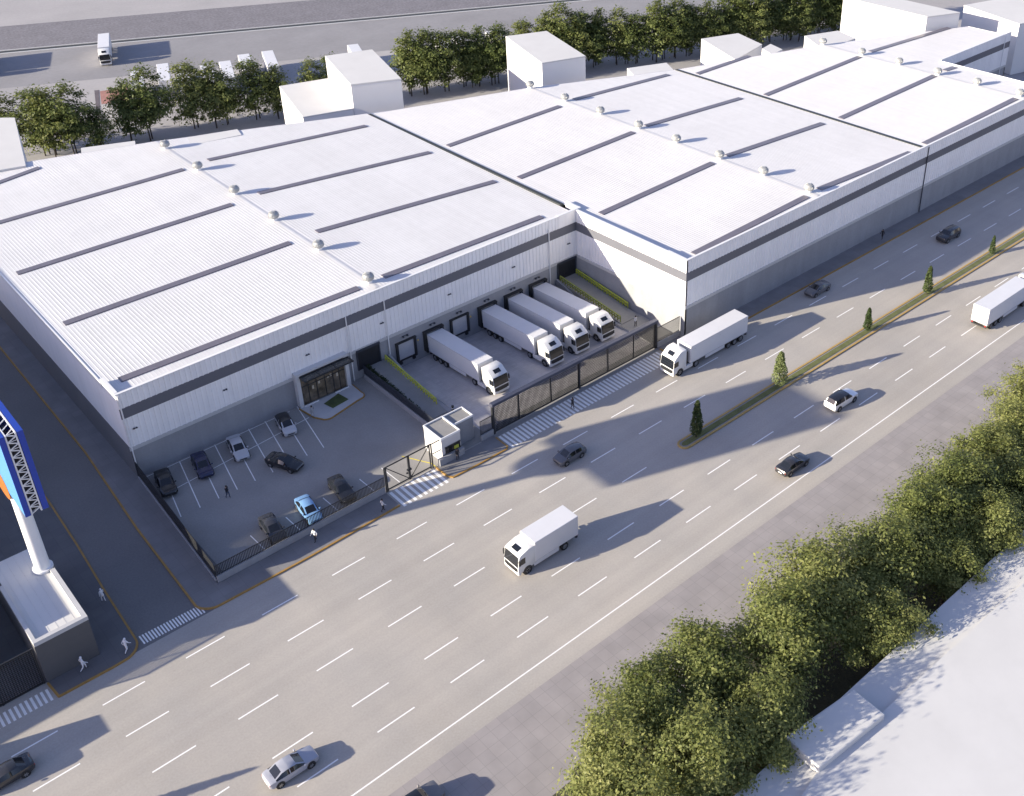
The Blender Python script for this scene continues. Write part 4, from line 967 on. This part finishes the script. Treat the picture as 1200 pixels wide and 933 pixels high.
labs=['white articulated truck docked alone between two closed dock doors, nearest the guardhouse','white articulated truck docked on the left of the three side by side','white articulated truck docked in the middle of the three side by side','white articulated truck docked on the right, beside the far ramp']
t0=make_semi(labs[0],tg); slope=math.atan2(1.25,HB)
for i,x in enumerate((41.35,50.6,55.3,59.9)):
    o=t0 if i==0 else copy_tree(t0)
    o['label']=labs[i]; yb=-.72-.05*i
    o.location=(x,yb,zb+1.25*(-yb)/HB); o.rotation_euler=Euler((0,-slope,R(-90+(0,.3,-.2,.1)[i])),'XYZ')
hg='trucks driving on the highway'
ts=copy_tree(t0); ts['label']='long white articulated truck passing the right end of the big mesh gate'; ts['group']=hg; ts.location=(74.0,-27.1,0); ts.rotation_euler=(0,0,math.pi)
tr_=make_rigid('short white box truck alone in the middle of the road',hg); place(tr_,30.3,-41.2,180)
tr2=copy_tree(t0); tr2['label']='white truck seen from behind, leaving at the right edge of the road'; tr2['group']=hg; tr2.location=(99.3,-48.9,0); tr2.rotation_euler=(0,0,0)
tr3=copy_tree(tr_); tr3['label']='white box truck beyond the left edge, in the lane beside the gatehouse'; place(tr3,-27.8,-26.6,180)
dv=Vector((-5.9,-15.0)); hb=math.degrees(math.atan2(dv.y,dv.x))
t4=copy_tree(t0); t4['label']='white articulated truck driving toward the warehouse on the back road'; t4['group']='trucks on the back road'; place(t4,59.9,162.8,hb)
t5=copy_tree(t0); t5['label']='unseen white truck added beyond the left edge to shade the back road'; t5['group']='trucks on the back road'; q=at(-16,70); place(t5,q[0],q[1],hb)  # out-of-view truck, added to cast the shadow at the road's left end
# parked trailers behind the trees
def make_trailer(label,group):
    e=empty('parked_trailer',(0,0,0),0,label,'trailer',group); L=12.0; w=2.5
    MB().box(0,L,-w/2,w/2,1.05,3.7).build('trailer_box',m_trail,e,bevel=.05)
    g=MB(); g.box(.2,L-.2,-.5,.5,.72,1.049); g.build('chassis',m_chassis,e)
    g=MB(); 
    for s in (-.62,.62): g.box(-.03,-.001,s-.57,s+.57,1.15,3.55)
    g.build('rear_door',m_trail,e)
    g=MB()
    for s in (-.7,.7): g.box(L-2.6,L-2.45,s-.08,s+.08,0,.75)
    g.build('landing_leg',m_chassis,e)
    for sd in (1,-1):
        for x in (1.3,2.6,3.9): wheel(e,x,sd*1.04,.48,.36,sd)
    return e
tp=None
for u,v,h in ((160,83,-100),(190,74.5,-97),(213,78,-95),(241,76,-93),(263,71.5,-88),(285,63.5,-84),(313,59.5,-82),(413,52,-78),(515,44.5,-73),(535,42,-72),(574,36,-70)):
    x,y,_=at(u,v,3.7)
    if tp is None: tp=make_trailer('white box trailer parked in the row behind the trees','white trailers parked behind the trees'); o=tp
    else: o=copy_tree(tp)
    place(o,x,y,hb if u<250 else hb+0)

# ------------------------------------------------------------------ people
def person(x,y,face,label,top,legs,stride=.22,arms=.15,head_tilt=0.0,z=0.0,sc=1.0,extra=None,lean=0.0,skin=None,hair=True):
    e=empty('person',(x,y,z),R(face),label,'person'); s=stride
    J={'pel':(0,0,.95),'spi':(.02+lean*.3,0,1.15),'che':(.03+lean*.7,0,1.36),'nec':(.03+lean,0,1.50),'hea':(.06+lean,0,1.60),'cro':(.06+lean,0,1.735),
       'hl':(0,.10,.90),'kl':(s*.55+.03,.11,.50),'al':(s-.10 if s>.15 else s,.11,.09),'tl':(s+.08 if s<=.15 else s+.08,.12,.04),
       'hr':(0,-.10,.90),'kr':(-s*.25+.05,-.11,.50),'ar':(-s-.02,-.11,.10),'tr':(-s+.13,-.12,.04),
       'sl':(.02+lean*.9,.19,1.43),'el':(-arms*.8+lean*.6,.25,1.15),'wl':(-arms+.12+lean*.4,.25,.92),'fl':(-arms+.16+lean*.4,.24,.83),
       'sr':(.02+lean*.9,-.19,1.43),'er':(arms*.9+lean*.6,-.25,1.15),'wr':(arms+.20+lean*.4,-.24,.95),'fr':(arms+.26+lean*.4,-.23,.87)}
    E_=[('pel','spi'),('spi','che'),('che','nec'),('nec','hea'),('hea','cro'),('pel','hl'),('hl','kl'),('kl','al'),('al','tl'),('pel','hr'),('hr','kr'),('kr','ar'),('ar','tr'),('che','sl'),('sl','el'),('el','wl'),('wl','fl'),('che','sr'),('sr','er'),('er','wr'),('wr','fr')]
    RD={'pel':.145,'spi':.135,'che':.155,'nec':.06,'hea':.095,'cro':.07,'hl':.10,'kl':.066,'al':.046,'tl':.042,'hr':.10,'kr':.066,'ar':.046,'tr':.042,'sl':.07,'el':.047,'wl':.033,'fl':.035,'sr':.07,'er':.047,'wr':.033,'fr':.035}
    ks=list(J); me=bpy.data.meshes.new('body'); me.from_pydata([J[k] for k in ks],[(ks.index(a),ks.index(b)) for a,b in E_],[])
    o=bpy.data.objects.new('body',me); COL.objects.link(o)
    md=o.modifiers.new('s','SKIN'); me.skin_vertices or None
    if not me.skin_vertices: 
        bm=bmesh.new(); bm.from_mesh(me); bm.verts.layers.skin.verify(); bm.to_mesh(me); bm.free()
    for i,k in enumerate(ks):
        me.skin_vertices[0].data[i].radius=(RD[k]*(.82 if k in('pel','spi','che') else 1),RD[k]); me.skin_vertices[0].data[i].use_root=(k=='pel')
    sb=o.modifiers.new('u','SUBSURF'); sb.levels=1; sb.render_levels=1
    dg=bpy.context.evaluated_depsgraph_get(); nm=bpy.data.meshes.new_from_object(o.evaluated_get(dg)); o.modifiers.clear(); o.data=nm
    sk=skin or m_skin
    nm.materials.clear()
    for q in (sk,top,legs,m_black): nm.materials.append(q)
    for p in nm.polygons:
        c=p.center; 
        arm=abs(c.y)>.17 and c.z<1.0 and c.z>.78 and not(abs(c.y)<.2 and c.z<.9)
        p.material_index= 0 if c.z>1.49 else 3 if c.z<.12 else 0 if (arm and abs(c.y)>.2 and c.z<.93) else 1 if c.z>.93 or abs(c.y)>.19 else 2
        p.use_smooth=True
    o.parent=e
    if hair:
        hx=J['hea'][0]-.02; g=MB(); g.lathe((hx-.012,0,1.62),[(.10,-.05),(.112,.02),(.10,.09),(.06,.135),(.015,.15)],10); g.build('hair',m_hair if skin is None else skin,e,smooth=True)
    e.scale=(sc,sc,sc)
    return e
def cloth(n,c): return mat(n,c,.8,0,var=.06,scale=6)
dkc=cloth('dark_coat',(.02,.02,.025)); jean=cloth('denim',(.05,.065,.11)); whc=cloth('white_clothes',(.66,.66,.70)); grc=cloth('grey_shirt',(.30,.31,.33)); ltc=cloth('light_shirt',(.5,.5,.53))
person(112.2,-24.0,180,'person in dark clothes on the pavement below the long right facade',dkc,dkc,z=.13)
pp=person(*at(671,479)[:2],-95,'person in dark clothes with arms out on the wide crosswalk before the big gate',dkc,dkc,stride=.16,arms=.35,z=.012)
person(28.9,-22.6,-90,'guard in dark uniform standing in front of the guardhouse window',dkc,dkc,stride=.05,arms=.05,z=.13)
person(*at(449,599,.13)[:2],-15,'person in a light shirt and dark trousers beside the small crosswalk',ltc,dkc,z=.13)
person(*at(370,634,.13)[:2],195,'person in a black and white outfit walking along the front fence',whc,dkc,z=.13)
person(*at(267.5,583,.02)[:2],-70,'person in dark clothes walking alone in the car park',dkc,jean,z=.022)
person(*at(367,489,.14)[:2],80,'person in grey beside the lawn at the entrance',grc,grc,z=.14)
person(*at(99,785,.13)[:2],-5,'pale white-clad person striding by the striped pavement near the gatehouse',whc,whc,stride=.34,arms=.2,z=.13,lean=-.02,skin=whc)
person(*at(149,764,.13)[:2],20,'pale white-clad person walking at the rounded street corner',whc,whc,stride=.28,arms=.2,z=.13,lean=.08,skin=whc)
person(*at(122,705,.13)[:2],100,'pale white-clad person walking up the side street pavement',whc,whc,stride=.12,arms=.08,z=.13,skin=whc)
person(64.9,-15.6,-100,'person standing at the bottom of the far ramp behind the gate',ltc,dkc,stride=.04,z=.025)
g=MB(); g.tube((0,0,0),(0,0,.9),.14,n=12); g.tube((0,0,.9),(0,0,1.0),.17,n=12); bl=empty('bollard',(34.1,-14.5,.02),0,'short black bollard at the foot of the near ramp','bollard'); g.build('post',m_black,bl)
g=MB(); g.tube((0,0,.60),(0,0,.72),.146,n=12); g.build('reflective_band',m_white,bl)
place(C('suv',paint('warm_grey_paint',(.16,.15,.15)),'parked_car','grey car with a dark glass roof on the slab pavement, cut by the bottom edge',roof=m_glass),-.4,-56.95,0,.02)
